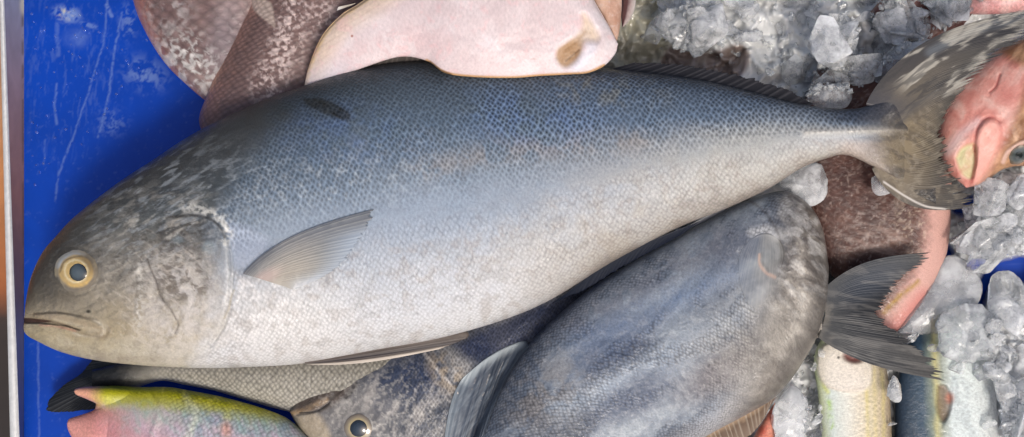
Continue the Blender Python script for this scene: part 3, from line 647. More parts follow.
    hc = mix(hc, (72, 66, 60), ss(0.51, 0.77, fbm(x, y, 4, 17)) * blob(x, y, 150, 250, 70, 50, 0, .7) * .6)
    c = c * (1 - hd[..., None]) + hc * hd[..., None]
    c = mix(c, (186, 194, 200), ss(.52, .74, fbm(x, y, 3, 26, ax=3.5, rot=-20)) * blob(x, y, 235, 196, 60, 34, -25, .8) * .28)
    c = mix(c, (228, 226, 224), ss(.52, .64, fbm(x, y, 5, 51, ax=1.6, rot=-60)) * blob(x, y, 262, 306, 44, 40, -10, .6) * .6)
    c = mix(c, (112, 108, 106), ss(.58, .80, fbm(x, y, 9, 52, ax=2, rot=-20)) * ss(.5, .62, t) * .22)
    # shoulder bare patch behind the gill
    c = mix(c, (158, 168, 186), pin(x, y, [(226, 222), (250, 228), (270, 242), (262, 256), (244, 268), (232, 262)], 6) * 0.6)
    c = mix(c, (222, 220, 212), ss(0.39, 0.67, hs) * stroke(x, y, [(186, 206), (206, 212), (224, 224), (226, 244)], 5, 6) * 0.7)
    # gill lines, mouth
    c = mix(c, (64, 56, 52), nst(x, y, [(147, 258), (154, 276), (161, 296), (172, 312), (178, 324), (175, 333)], 0.7, 0.8) * .85)
    c = mix(c, (70, 62, 58), nst(x, y, [(135, 262), (137, 285), (135, 312)], 1.0, 1.6) * .5)
    c = mix(c, (66, 60, 54), nst(x, y, [(166, 218), (190, 215), (210, 219), (222, 230), (225, 238)], 1.1, 1.2) * .8)
    c = mix(c, (226, 224, 218), nst(x, y, [(226, 244), (229, 270), (227, 300), (220, 326), (206, 346), (190, 358)], 2.2, 3.4) * .4)
    c = mix(c, (168, 150, 104), nst(x, y, [(234, 290), (229, 306), (224, 318)], .6, .8) * .7)
    c = mix(c, (150, 132, 110), nst(x, y, [(30, 316), (60, 317), (90, 326), (102, 333)], 3.5, 3) * .5)
    c = mix(c, (62, 40, 36), np.maximum(pin(x, y, [(20, 317.5), (34, 318.5), (52, 321), (40, 323), (22, 322.5)], .8) * .95, nst(x, y, [(44, 321), (62, 324), (80, 330)], .6, .7) * .9))
    c = mix(c, (176, 120, 104), nst(x, y, [(40, 325), (60, 327), (76, 331)], 1.0, 1.2) * .6)
    c = mix(c, (214, 206, 190), nst(x, y, [(74, 333), (96, 337), (103, 333), (102, 325), (94, 320)], 1.0, 1.8) * .55)
    c = mix(c, (84, 72, 58), stroke(x, y, [(34, 314), (60, 313), (84, 317), (97, 320)], 1, 1.6) * .6)
    c = mix(c, (96, 80, 62), nst(x, y, [(80, 331), (92, 336), (106, 337), (110, 328)], 1.4, 2.2) * .6)
    c = mix(c, (196, 184, 160), nst(x, y, [(56, 320), (80, 326), (98, 331)], 1.4, 2) * .5)
    c = mix(c, (40, 36, 32), blob(x, y, 88.5, 311.5, 2.2, 1.6) * .9)
    c = mix(c, (108, 96, 74), nst(x, y, [(26, 336), (60, 350), (110, 358), (160, 360)], 4, 5) * .35 * (0.3 + hn))
    # belly rear edge: dark where the anal fin folds in
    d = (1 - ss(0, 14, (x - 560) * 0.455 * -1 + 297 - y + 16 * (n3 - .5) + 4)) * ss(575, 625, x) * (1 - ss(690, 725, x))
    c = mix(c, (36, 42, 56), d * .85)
    tl = ss(852, 900, x + 16 * (n2 - .5))
    c = c * (1 - tl[..., None]) + p_tail(x, y, np.clip((y - 100) / 70, 0, 1), np.clip((x - 872) / 75, 0, 1), 0.5 + 0 * x) * tl[..., None]
    c = mix(c, (208, 202, 190), stroke(x, y, [(850, 131), (905, 129)], 2.2, 4) * 0.4 * (1 - ss(880, 905, x)))
    sc = ((0.95 + 0.5 * ss(430, 520, x)) * (1 - ss(0.30, 0.62, t)) - 0.36 * ss(0.48, 0.64, t)) * (1 - hd) * (1 - 0.75 * ss(835, 880, x)) * (0.5 + 0.9 * fbm(x, y, 26, 31))
    return c, sc
MT = [(24, 319), (26, 300), (31, 277), (42, 253), (56, 236), (75, 216), (116, 184), (151, 161), (196, 132), (256, 103), (306, 85), (360, 67), (430, 60), (500, 61), (560, 64), (620, 70), (700, 80), (760, 94), (800, 104), (848, 109), (872, 104), (892, 95), (914, 82), (934, 68)]
MB = [(24, 319), (25, 333), (40, 342.5), (64, 353), (100, 361), (150, 366), (200, 368), (250, 367), (306, 363), (377, 350), (440, 338), (500, 321), (550, 300), (612, 262), (675, 229), (725, 209), (768, 189), (800, 169), (825, 159), (846, 155), (872, 166), (896, 180), (916, 194), (936, 204)]
OPER = [(150, 246), (166, 222), (188, 215), (210, 219), (224, 232), (229, 262), (228, 296), (221, 324), (206, 346), (186, 359), (150, 352), (140, 320), (142, 280)]
def r_main(x, y, v, s):
    z = 2.8 * pin(x, y, OPER, 2.2) * ss(146, 190, x) + 1.6 * pin(x, y, [(60, 330), (100, 300), (135, 262), (160, 276), (178, 322), (170, 352), (110, 356)], 3) * 0.6
    z = z - 1.6 * stroke(x, y, [(147, 258), (154, 276), (161, 296), (172, 312), (178, 324), (175, 333)], 0.8, 1.2)
    z = z - 3.0 * stroke(x, y, [(227, 232), (232, 262), (231, 298), (224, 326), (210, 347)], .9, 1.4) * (.35 + fbm(x, y, 14, 28))
    z = z - 4.0 * pin(x, y, [(14, 317), (34, 318.5), (56, 321.5), (80, 330), (62, 325.5), (40, 323.5), (14, 323)], 1.2)
    z = z + 1.8 * pin(x, y, [(34, 314), (60, 313), (90, 320), (104, 330), (100, 337), (80, 333), (55, 323), (36, 320)], 1.6)
    z = z + 2.4 * blob(x, y, 76, 271, 30, 28, 0, .35) - 0.9 * stroke(x, y, [(52, 262), (56, 284), (74, 295), (94, 288), (100, 268), (92, 252), (74, 247), (58, 252), (52, 262)], 1.4, 2.2)
    z = z + 0.9 * (fbm(x, y, 12, 21) - .5) * 2 * (1 - ss(200, 260, x)) + 0.5 * (fbm(x, y, 60, 22, 2) - .5) * 2
    z = z + 0.8 * (fbm(x, y, 4, 23, 2, ax=3, rot=-20) - .5) * (1 - ss(200, 235, x))
    z = z + 2.0 * stroke(x, y, [(806, 132), (850, 131), (905, 129)], 3.0, 4)
    z = z - 3.0 * pin(x, y, [(230, 232), (268, 240), (264, 256), (244, 272), (232, 264)], 6)
    return z
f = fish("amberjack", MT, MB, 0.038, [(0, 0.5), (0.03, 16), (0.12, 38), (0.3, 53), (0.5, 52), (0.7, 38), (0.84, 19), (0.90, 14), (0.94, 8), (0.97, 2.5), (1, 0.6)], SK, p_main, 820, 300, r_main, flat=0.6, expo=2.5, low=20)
tag(f, "largest fish, blue-grey back and silver belly, lying across the whole tub", "fish")
MAIN = f
def p_eye(x, y, r, c):
    c = c * (.8 + .45 * fbm(x, y, 3.5, 4))[..., None]
    c = mix(c, (172, 184, 194), stroke(x, y, [(57, 266), (63, 257), (74, 252), (84, 253)], 2.6, 1.6) * (.5 + .5 * fbm(x, y, 3, 6)))
    c = mix(c, (62, 52, 40), stroke(x, y, [(60, 272), (64, 262), (74, 257), (86, 257), (94, 264)], .9, 1.0) * .75)  # shadow under the lid, painted into the iris colour
    c = mix(c, (92, 80, 62), blob(x, y, 90, 262, 9, 13, -35, .8) * .7 * ss(.45, .6, r))
    c = mix(c, (120, 110, 92), ss(.74, .95, r) * .75)
    return mix(c, (146, 132, 104), ss(.55, .8, r) * ss(.5, .7, fbm(x, y, 5, 8)) * .5)
e = dome("eye", 76, 271, 0.2, 22, 4.6, EYE, [(0, (180, 152, 96)), (0.46, (186, 158, 100)), (0.52, (214, 198, 156)), (0.62, (180, 152, 96)), (0.74, (190, 158, 92)), (0.82, (140, 122, 92)), (0.90, (70, 67, 63)), (1, (100, 95, 86))], f, seed=3, sq=0.94, paint=p_eye)
dome("pupil", 77.5, 272, 4.2, 9.3, 3.0, EYE, [(0, (84, 94, 99)), (0.55, (70, 80, 85)), (0.85, (46, 52, 56)), (1, (28, 30, 32))], e, n=48, tilt=TILT[0])
def p_pect(x, y, s, t, saw):
    c = ramp(np.clip(s + 0.1 * (fbm(x, y, 8, 2) - .5), 0, 1), [(0, (48, 46, 48)), (0.06, (84, 82, 82)), (0.35, (106, 106, 102)), (0.7, (132, 129, 118)), (1, (160, 158, 150))])
    c = mix(c, (176, 158, 130), blob(x, y, 288, 270, 30, 16, -40, .9) * .5)
    c = mix(c, (200, 160, 148), blob(x, y, 266, 277, 14, 6, -30, .8) * .45)
    c = mix(c, (186, 182, 168), ss(.6, .95, saw) * .42 * fbm(x, y, 4, 3) * 1.4)
    bc, _ = p_main(x, y, 0 * x - .1, 0 * x, 0 * x + .3)
    k = np.clip(.85 * ss(.55, 1, s) * ss(.15, .6, t) + .7 * ss(.6, 1, t) * ss(.08, .3, s) + .26, 0, 1)[..., None]
    return c * (1 - k) + bc * k
fin("pectoral_fin", [(243, 274), (254, 277), (270, 282), (286, 287)], [(378, 208), (376, 212), (366, 232), (354, 252), (338, 268), (318, 280), (298, 288)], 0, 0, FIN, p_pect, f, nr=24, nt_=60, jag=0.10, ripple=0.14, drape=(1.6, 1.3), thick=0.7, arch=[(-7, -10), (-5, -6), (0, 0), (2, 2)])
def p_pelv(x, y, s, t, saw):
    c = ramp(s, [(0, (62, 56, 56)), (0.25, (76, 68, 65)), (0.45, (92, 83, 77)), (0.7, (56, 52, 54)), (0.82, (80, 72, 68)), (0.9, (176, 166, 154)), (1, (190, 180, 168))])
    return c * (0.75 + 0.5 * fbm(x, y, 5, 4, ax=6, rot=-8))[..., None]
fin("pelvic_fin", [(304, 361), (305, 363), (308, 364)], [(440, 326), (468, 331), (468, 338), (440, 349)], 0.048, 0.036, FIN, p_pelv, f, nr=7, nt_=70, jag=0.05, ripple=0.35, bow=3, arch=[(0, -6), (0, 0), (0, 5)])
fin("anal_fin", [(700, 221), (640, 245), (600, 268), (562, 296)], [(680, 236), (622, 268), (586, 290), (548, 306)], 0.036, 0.026, FIN, pf([(0, (28, 32, 42)), (1, (14, 20, 34))], .1, (60, 70, 90)), f, nr=24, nt_=12, jag=.25, ripple=.15)
fin("dorsal_fin", [(600, 72), (660, 78), (720, 87), (770, 99), (806, 106)], [(640, 61), (705, 66), (760, 79), (796, 92), (816, 104)], 0.040, 0.030, FIN, pf([(0, (32, 32, 37)), (1, (48, 46, 49))], .32, (112, 110, 112)), f, nr=22, nt_=16, jag=.35, ripple=.35)
fin("dorsal_fin", [(330, 80), (380, 68), (430, 62), (480, 62)], [(345, 72), (398, 55), (430, 58), (470, 60)], 0.042, 0.05, FIN, pf([(0, (60, 58, 58)), (1, (84, 78, 74))], .3, (120, 112, 108)), f, nr=20, nt_=14, jag=.1)
fin("tail_fin", [(866, 105), (886, 110), (896, 120), (900, 130), (896, 146), (888, 158), (872, 168)],
    [(1044, 6), (1034, 34), (1004, 54), (974, 80), (952, 106), (945, 126), (948, 142), (956, 166), (982, 206)],
    0.041, [0.05, 0.055, 0.055, 0.055, 0.05, 0.045, 0.042, 0.038, 0.03], FIN, p_tail, f, nr=104, nt_=100, jag=.30, ripple=.16, thick=1.4, jag_pow=2, rip0=.3,
    arch=[(-13, -23), (-8, -12), (-3, -4), (0, 0), (0, 0), (0, 2), (-2, 6), (-4, 12), (-6, 22)])

# ---- brown red fish under the tails, with a pink belly edge
def p_red(x, y, v, s, u):
    c = ramp(fbm(x, y, 30, 2), [(0.3, (62, 38, 34)), (0.6, (84, 54, 46)), (0.8, (104, 72, 60))])
    c = mix(c, (186, 168, 150), ss(0.49, 0.73, fbm(x, y, 4, 5)) * blob(x, y, 925, 222, 32, 26, -20, .8) * .8)
    c = mix(c, (150, 128, 118), ss(0.49, 0.75, fbm(x, y, 5, 6, ax=5, rot=18)) * blob(x, y, 890, 245, 60, 20, 10, .8) * .6)
    c = mix(c, (170, 150, 140), ss(0.57, 0.79, fbm(x, y, 3, 8)) * .35)
    pk = ss(-1.0, -0.62, v)
    ed = segdist(x, y, [(949, 200), (950, 228), (945, 258), (930, 290), (905, 325), (893, 332)])
    c = mix(c, (204, 160, 148), (1 - ss(12, 34, ed + 8 * (fbm(x, y, 9, 3) - .5))))
    c = mix(c, (200, 126, 118), (1 - ss(3, 18, segdist(x, y, [(925, 300), (905, 322), (895, 330)]))) * .8)
    c = mix(c, (158, 124, 44), nst(x, y, [(884, 313), (898, 298), (918, 282)], 2.2, 2.5) * .9)
    return c, 0.6 * ss(8, 26, ed)
f = fish("brown_red_fish", [(882, 334), (860, 300), (828, 270), (812, 220), (800, 170), (800, 120), (820, 60)], [(882, 334), (893, 333), (906, 325), (930, 291), (945, 260), (950, 230), (951, 205), (952, 150), (950, 60)],
         -0.036, [(0, 4), (0.2, 16), (0.5, 28), (1, 30)], SK_MID, p_red, 240, 150, flat=.4, expo=3.2)
tag(f, "brown red fish with a pink belly edge, crossed by the dark forked tail", "fish")

# ---- forked tail of the dark grey fish
def p_dfork(x, y, s, t, saw):
    c = ramp(np.clip(t + .3 * (fbm(x, y, 12, 5) - .5), 0, 1), [(0, (100, 97, 92)), (0.12, (62, 64, 66)), (0.5, (40, 43, 48)), (1, (24, 26, 30))])
    c = mix(c, (70, 78, 90), blob(x, y, 872, 280, 36, 14, -25, .8) * .5)
    c = mix(c, (160, 156, 150), ss(0.49, 0.73, fbm(x, y, 4, 8, 3, ax=6, rot=10)) * .15)
    return mix(c, (30, 30, 34), ss(.5, .95, 1 - saw) * .16)
fin("tail_fin", [(818, 296), (823, 304), (825, 313), (823, 322), (818, 337)],
    [(934, 252), (926, 262), (906, 276), (893, 292), (882, 310), (890, 324), (918, 345), (944, 366), (946, 381)],
    [0.004, 0.004, 0.006], [0.006, 0.002, 0.0, 0.002, 0.004, 0.004, 0.004, 0.0, -0.004], FIN, p_dfork, DF, nr=44, nt_=70, jag=.22, ripple=.12, rip0=.1, thick=1.3, jag_pow=2,
    arch=[(-4, -14), (-2, -8), (0, -2), (0, 0), (0, 4), (-2, 6), (-3, 8)])

# ---- big grey blue fish in the middle front
def p_mid(x, y, v, s, u):
    a = (x - 470) * 0.80 + (437 - y) * 0.60; b_ = (x - 470) * 0.60 - (437 - y) * 0.80      # along the body, across it
    n1 = fbm(x, y, 30, 4, rot=-36, ax=2.2); n2 = fbm(x, y, 11, 5); n3 = fbm(x, y, 4, 6, 3)
    c = ramp(n1 + 0.25 * (n2 - .5), [(0.25, (72, 80, 93)), (0.42, (92, 101, 114)), (0.58, (118, 127, 138)), (0.78, (146, 154, 161))])
    c = mix(c, (96, 98, 108), stroke(x, y, [(560, 330), (640, 290), (720, 240)], 14, 14) * .6 * ss(.3, .6, n2))
    c = mix(c, (94, 114, 144), stroke(x, y, [(580, 345), (650, 310), (730, 275)], 12, 16) * .65 * (.3 + n2))
    c = mix(c, (176, 188, 200), stroke(x, y, [(560, 410), (640, 372), (720, 330), (770, 290)], 10, 14) * .65 * (.3 + n2))
    c = mix(c, (74, 84, 104), blob(x, y, 632, 398, 46, 19, -30, .6) * .8)
    c = mix(c, (70, 84, 112), blob(x, y, 612, 345, 50, 20, -34, .8) * .5)
    c = mix(c, (84, 86, 98), blob(x, y, 735, 245, 34, 16, -30, .8) * .5)
    c = mix(c, (88, 82, 86), blob(x, y, 722, 370, 46, 19, -35, .7) * .8)
    c = mix(c, (98, 98, 100), blob(x, y, 700, 345, 26, 10, -30, .9) * .5)
    c = mix(c, (120, 112, 104), blob(x, y, 545, 395, 44, 30, -40, .9) * .5 * ss(.3, .6, n2))
    c = mix(c, (196, 196, 196), ss(0.50, 0.75, n3) * .10)
    c = mix(c, (188, 186, 186), ss(110, 134, b_ - 0.02 * a) * .5)
    # head end
    h = ss(745, 800, x + 0.25 * (y - 260))
    hc = ramp(fbm(x, y, 14, 9), [(0.3, (96, 90, 84)), (0.55, (132, 126, 118)), (0.8, (168, 162, 152))])
    hc = mix(hc, (70, 64, 62), ss(0.43, 0.73, fbm(x, y, 6, 10, ax=2.5, rot=50)) * .75 * (1 - ss(255, 300, y)))
    hc = mix(hc, (204, 202, 198), ss(0.51, 0.77, fbm(x, y, 7, 11, ax=2, rot=40)) * .42 * (1 - ss(280, 330, y)))
    hc = mix(hc, (84, 80, 76), (1 - ss(4, 22, segdist(x, y, [(826, 262), (824, 305), (812, 345), (782, 392)]))) * .6)
    c = c * (1 - h[..., None]) + hc * h[..., None]
    c = mix(c, (150, 146, 138), blob(x, y, 752, 330, 40, 50, 20, .9) * .5 * n2 * 1.6)
    c = mix(c, (214, 214, 212), stroke(x, y, [(752, 232), (766, 230), (776, 236)], 4, 5) * .5)
    c = mix(c, (62, 56, 54), stroke(x, y, [(738, 196), (758, 206), (772, 222), (780, 240), (781, 262)], 1.0, 2.0) * .6)
    return c, (-.75 + .9 * ss(.45, .6, n1)) * (1 - .85 * h)
def r_mid(x, y, v, s):
    z = 2.0 * ss(-9, 7, sdist(x, y, catmull([(735, 188), (758, 205), (773, 222), (781, 242), (780, 275), (770, 306), (756, 345), (760, 420), (700, 640), (200, 640), (200, 150), (600, 100), (735, 188)], 60)) * -1)
    z = z + 2.0 * (fbm(x, y, 16, 12, ax=2, rot=50) - .5) * 2 * ss(760, 800, x) + 1.0 * (fbm(x, y, 34, 13) - .5) * 2
    return z
BT = [(829, 268), (823, 230), (811, 207), (790, 192), (765, 194), (728, 209), (683, 233), (628, 264), (588, 290), (548, 324), (522, 352), (504, 380), (487, 412), (474, 440), (455, 490), (440, 540)]
BB = [(829, 268), (826, 305), (816, 339), (803, 362), (790, 381), (773, 399), (742, 417), (712, 433), (680, 452), (640, 480), (600, 510), (560, 540)]
f = fish("grey_blue_fish", BT, BB, [(0, 0.004), (0.4, 0.008), (1, 0.0)], [(0, 0.5), (0.04, 14), (0.15, 30), (0.4, 37), (0.7, 37), (1, 32)], SK_DARK, p_mid, 520, 300, r_mid, expo=2.9, flat=.35)
tag(f, "stout blotchy grey-blue fish, head at the right, lying below the largest fish", "fish")
def p_mpec(x, y, s, t, saw):
    c = ramp(np.clip(t + .2 * (fbm(x, y, 6, 3) - .5), 0, 1), [(0, (164, 161, 150)), (0.3, (138, 139, 133)), (1, (118, 118, 113))])
    bc, _ = p_mid(x, y, 0 * x, 0 * x, 0 * x)
    k = np.clip(.75 * (1 - ss(.05, .6, s)) + .6 * ss(.4, 1, t) + .66, 0, 1)[..., None]
    c = c * (1 - k) + bc * k
    c = mix(c, (66, 62, 60), ss(.92, .99, s) * .6)
    c = mix(c, (186, 158, 142), nst(x, y, [(759, 254), (760, 264), (766, 272), (775, 277)], 1.2, 1.2) * .9)
    c = mix(c, (84, 80, 74), nst(x, y, [(762, 253), (763, 263), (769, 270)], .8, 1.4) * .6)
    return mix(c, (196, 192, 184), ss(.6, .95, saw) * .12)
fin("pectoral_fin", [(750, 240), (760, 234), (770, 234), (779, 240)], [(738, 268), (742, 292), (754, 312), (768, 300), (781, 268)], 0, 0, FIN, p_mpec, f, nr=16, nt_=40, jag=.12, ripple=.10, drape=(0.12, 0.3), thick=.2, arch=[(-4, 0), (0, 0), (5, 0)])
def p_fold(x, y, s, t, saw):
    c = ramp(np.clip(s + .25 * (fbm(x, y, 5, 6) - .5), 0, 1), [(0, (116, 126, 134)), (0.3, (78, 86, 98)), (0.6, (54, 62, 74)), (1, (88, 96, 106))])
    c = mix(c, (120, 130, 140), ss(.45, .75, fbm(x, y, 3, 8, ax=8, rot=-52)) * .5)
    return mix(c, (196, 206, 208), (1 - ss(0, 10, segdist(x, y, [(464, 378), (478, 364), (500, 350), (520, 342)]))) * .6)
fin("dorsal_fin", [(465, 376), (484, 360), (504, 348), (524, 341), (530, 346)], [(444, 440), (454, 446), (464, 448), (474, 446), (484, 436)], 0, 0, FIN, p_fold, f, nr=9, nt_=50, jag=.04, ripple=.8, drape=(.5, .8), thick=.5, arch=[(-4, -4), (0, -2), (0, 0), (-2, 0), (-6, -2)])
fin("dorsal_fin", [(728, 211), (690, 231), (655, 250), (628, 266)], [(722, 207), (684, 228), (648, 247), (624, 266)], 0.010, 0.011, FIN, pf([(0, (120, 126, 138)), (1, (186, 188, 192))], .2), f, nr=14, nt_=8, jag=.1, ripple=.2)
fin("anal_fin", [(778, 394), (745, 414), (712, 431), (690, 446)], [(771, 405), (760, 425), (740, 445), (700, 470)], -0.002, -0.014, FIN,
    pf([(0, (150, 128, 104)), (0.3, (96, 78, 64)), (1, (120, 104, 90))], .5, (176, 166, 150), 6), f, nr=18, nt_=24, jag=.15, ripple=.7)

# ---- white flatfish, belly up, across the top
def p_flat(x, y, v, s, u):
    n = fbm(x, y, 40, 3)
    c = ramp(n, [(0.3, (206, 189, 189)), (0.6, (215, 201, 201)), (0.8, (220, 210, 212))])
    edge = segdist(x, y, FE, False)
    c = mix(c, (208, 166, 88), (1 - ss(1.5, 5.5, edge + 2 * (fbm(x, y, 7, 4) - .5))) * .9)
    c = mix(c, (214, 188, 156), (1 - ss(6, 30, edge)) * .6)
    ray = np.sin((x * 0.55 + y * 0.9) * 1.1)
    c = mix(c, (196, 172, 158), (1 - ss(8, 26, edge)) * ss(.2, .9, ray) * .35 * (1 - ss(360, 420, x)))
    c = mix(c, (206, 176, 176), blob(x, y, 400, 45, 50, 16, -12, .9) * .55 * ss(.35, .6, fbm(x, y, 10, 5)))
    c = mix(c, (222, 178, 178), ss(0.55, 0.79, fbm(x, y, 9, 6)) * .35)
    c = mix(c, (160, 110, 96), blob(x, y, 352, 36, 1.2, 1.2) + blob(x, y, 534, 59, 3, .7) * .4)
    c = mix(c, (150, 168, 202), ss(50, 86, y) * (1 - ss(320, 400, x)) * .35)
    c = mix(c, (208, 188, 164), pin(x, y, GO, 3.5) * (.45 + .6 * fbm(x, y, 6, 61)))
    c = mix(c, (158, 122, 84), pin(x, y, GO, 2) * blob(x, y, 569, 53, 16, 12, -48, .5) * .9)
    c = mix(c, (140, 104, 66), .7 * (nst(x, y, [(563, 60), (566, 50), (576, 42), (584, 32)], 2.2, 3) + blob(x, y, 572, 58, 7, 4, -30, .8)) * .8)
    c = mix(c, (96, 70, 44), stroke(x, y, [(566, 61), (572, 56), (579, 50)], .8, 1) * .8)
    c = mix(c, (214, 214, 224), stroke(x, y, [(592, 48), (586, 58), (576, 68)], 5, 5) * .6)
    return c, 0.5 + 0 * x
GO = [(556, 58), (558, 49), (568, 42), (578, 34), (583, 24), (582, 14), (587, 16), (594, 26), (600, 36), (596, 42), (585, 42), (581, 52), (574, 64), (563, 67)]
def r_flat(x, y, v, s):
    z = -3.5 * pin(x, y, GO, 4.5) + 1.2 * stroke(x, y, [(583, 10), (596, 24), (604, 38), (598, 52), (584, 66), (568, 70)], 4, 8) + 1.2 * (fbm(x, y, 30, 7) - .5) * 2
    return z - 3 * ss(0.9, 1, v)
FB = [(303, 92), (330, 80), (357, 70), (399, 57), (427, 61), (445, 73), (472, 77), (512, 78), (540, 76), (570, 74.5), (588, 73), (604, 66), (615, 54), (618, 44)]
FT = [(303, 92), (309, 66), (322, 36), (341, 15), (358, 4), (390, -18), (430, -40), (480, -55), (530, -58), (560, -50), (580, -30), (594, 0), (610, 28), (618, 44)]
FE = catmull(FT[:6], 40).tolist()
FE2 = catmull(FB[4:12], 40).tolist()
_pf = p_flat
def p_flat2(x, y, v, s, u):
    c, sc = _pf(x, y, v, s, u)
    d = segdist(x, y, FE2)
    c = mix(c, (196, 150, 92), (1 - ss(.8, 3.2, d)) * .85)
    c = mix(c, (92, 66, 44), (1 - ss(1, 3.0, segdist(x, y, [(430, 63), (440, 71), (450, 75)]))) * .7)
    return c, sc
f = fish("white_flatfish", FT, FB, [(0, 0.036), (0.25, 0.058), (0.55, 0.070), (1, 0.056)], [(0, 1), (0.1, 7), (0.5, 13), (0.9, 12), (1, 2)], SK_FLAT, p_flat2, 460, 170, r_flat, flat=.7, expo=2.3)
tag(f, "white flatfish lying belly up with a brown gill slit, on top of the largest fish", "fish")
fin("pelvic_fin", [(350, 6), (356, 3)], [(336, 11), (338, 7)], 0.062, 0.058, FIN, pf([(0, (206, 196, 180)), (1, (224, 220, 214))], .3), f, nr=4, nt_=14, jag=.1)

# ---- tan flatfish head and lip showing beyond it
def p_tan(x, y, v, s, u):
    c = ramp(fbm(x, y, 12, 5, ax=2.5, rot=75), [(0.3, (172, 132, 112)), (0.7, (206, 172, 152))])
    c = mix(c, (112, 88, 74), (1 - ss(.8, 2.2, segdist(x, y, [(593, 0), (604, 18), (615, 40)]))) * .7)
    return mix(c, (206, 192, 186), ss(0.51, 0.77, fbm(x, y, 5, 4)) * .4), 0.2 + 0 * x
f = fish("tan_flatfish", [(616, 44), (600, 20), (580, -10), (560, -40), (540, -80)], [(616, 44), (619, 34), (621, 18), (622, 0), (622, -30), (615, -80)], 0.030, [(0, 5), (0.3, 12), (1, 14)], SK_FLAT, p_tan, 120, 70)
tag(f, "tan fish edge showing right behind the white flatfish at the top", "fish")
def p_lip(x, y, v, s, u):
    c = ramp(v * .5 + .5 + .2 * (fbm(x, y, 6, 3) - .5), [(0, (196, 188, 182)), (.35, (150, 132, 130)), (.6, (84, 54, 56)), (1, (120, 92, 90))])
    return c, 0.1 + 0 * x
f = fish("lipped_fish", [(622, 28), (621, 14), (622, -4), (622, -40)], [(622, 28), (630, 20), (635, 8), (636, -8), (634, -40)], 0.012, [(0, 3), (.4, 8), (1, 8)], SK_FLAT, p_lip, 90, 50)
tag(f, "small fish edge with a pale rim and dark red middle, between tan fish and ice", "fish")

# ---- red fish with opened head at the right edge
def p_open(x, y, v, s, u):
    n = fbm(x, y, 18, 3); n2 = fbm(x, y, 7, 4, ax=2.5, rot=-50)
    c = ramp(n * .7 + n2 * .3, [(0.25, (192, 116, 106)), (0.5, (210, 146, 134)), (0.75, (222, 178, 166))])
    c = mix(c, (196, 176, 178), stroke(x, y, [(948, 152), (962, 134), (978, 122)], 4, 5) * .6)
    c = mix(c, (158, 72, 66), np.maximum(nst(x, y, [(974, 148), (976, 132), (983, 120), (992, 117), (999, 122)], .7, 1.3), stroke(x, y, [(1000, 74), (996, 86), (990, 92)], .9, 1)) * .8)
    c = mix(c, (226, 164, 150), pin(x, y, [(977, 150), (978, 132), (986, 121), (997, 122), (1000, 134), (995, 155), (984, 176), (972, 186), (974, 168)], 2) * .8)
    c = mix(c, (198, 186, 142), (.5 + n2) * pin(x, y, [(956, 158), (962, 148), (974, 144), (976, 160), (972, 178), (962, 174)], 2.5) * .9)
    c = mix(c, (176, 84, 78), nst(x, y, [(974, 146), (976, 162), (972, 182)], 1.4, 1.4) * .8)
    sk = 1 - ss(-7, 7, sdist(x, y, [(900, 0), (1030, 70), (1022, 100), (1006, 138), (990, 170), (975, 192), (900, 220)]))
    kc = ramp(n2, [(0.3, (138, 96, 66)), (0.7, (196, 152, 116))])
    kc = mix(kc, (120, 74, 30), stroke(x, y, [(1026, 96), (1014, 118), (1006, 140)], 4, 4) * .7)
    c = c * (1 - sk[..., None]) + kc * sk[..., None]
    c = mix(c, (208, 172, 156), stroke(x, y, [(1003, 162), (1008, 152), (1020, 144), (1032, 140)], 2.2, 1.4) * .9)
    return c, 0.3 * sk
def r_open(x, y, v, s):
    z = 2.4 * pin(x, y, [(977, 150), (978, 132), (986, 121), (997, 122), (1000, 134), (995, 155), (984, 176), (972, 186), (974, 168)], 3.5)
    z = z - 1.2 * stroke(x, y, [(974, 150), (976, 132), (983, 120), (992, 117), (999, 122)], 1.4, 1.6) - 3 * pin(x, y, [(956, 158), (962, 148), (974, 144), (976, 160), (972, 178), (962, 174)], 3)
    z = z + 1.0 * (fbm(x, y, 16, 8, ax=3, rot=-50) - .5) * 2 - 1.2 * stroke(x, y, [(1000, 74), (996, 86), (990, 92)], 1, 1.6)
    z = z + .0 * np.sin((x * .75 + y * .55) * .55 + 4 * fbm(x, y, 20, 12)) * (1 - ss(.3, .6, fbm(x, y, 16, 13)) * .7)
    return z + 2 * stroke(x, y, [(1003, 162), (1008, 152), (1020, 144), (1032, 140)], 2.5, 2)
f = fish("red_fish", [(966, 188), (944, 165), (938, 128), (950, 92), (975, 66), (1010, 44), (1060, 30), (1110, 30)], [(966, 188), (984, 183), (1002, 170), (1022, 166), (1050, 170), (1080, 170), (1100, 160), (1110, 150)],
         -0.006, [(0, 5), (0.15, 22), (0.5, 38), (1, 36)], FLESH, p_open, 260, 200, r_open, expo=2.4)
tag(f, "red fish with pink open gills and a dark eye at the right edge", "fish")
e = dome("eye", 1019, 155, 0.4, 12, 3.5, EYE, [(0, (60, 68, 70)), (0.6, (72, 80, 80)), (0.8, (96, 92, 82)), (1, (120, 98, 80))], f, rot=-35, sq=.7, seed=5)
dome("pupil", 1019, 155, 2.2, 6.5, 2.0, EYE, [(0, (38, 44, 46)), (1, (30, 34, 36))], e, rot=-35, sq=.8, tilt=TILT[0])

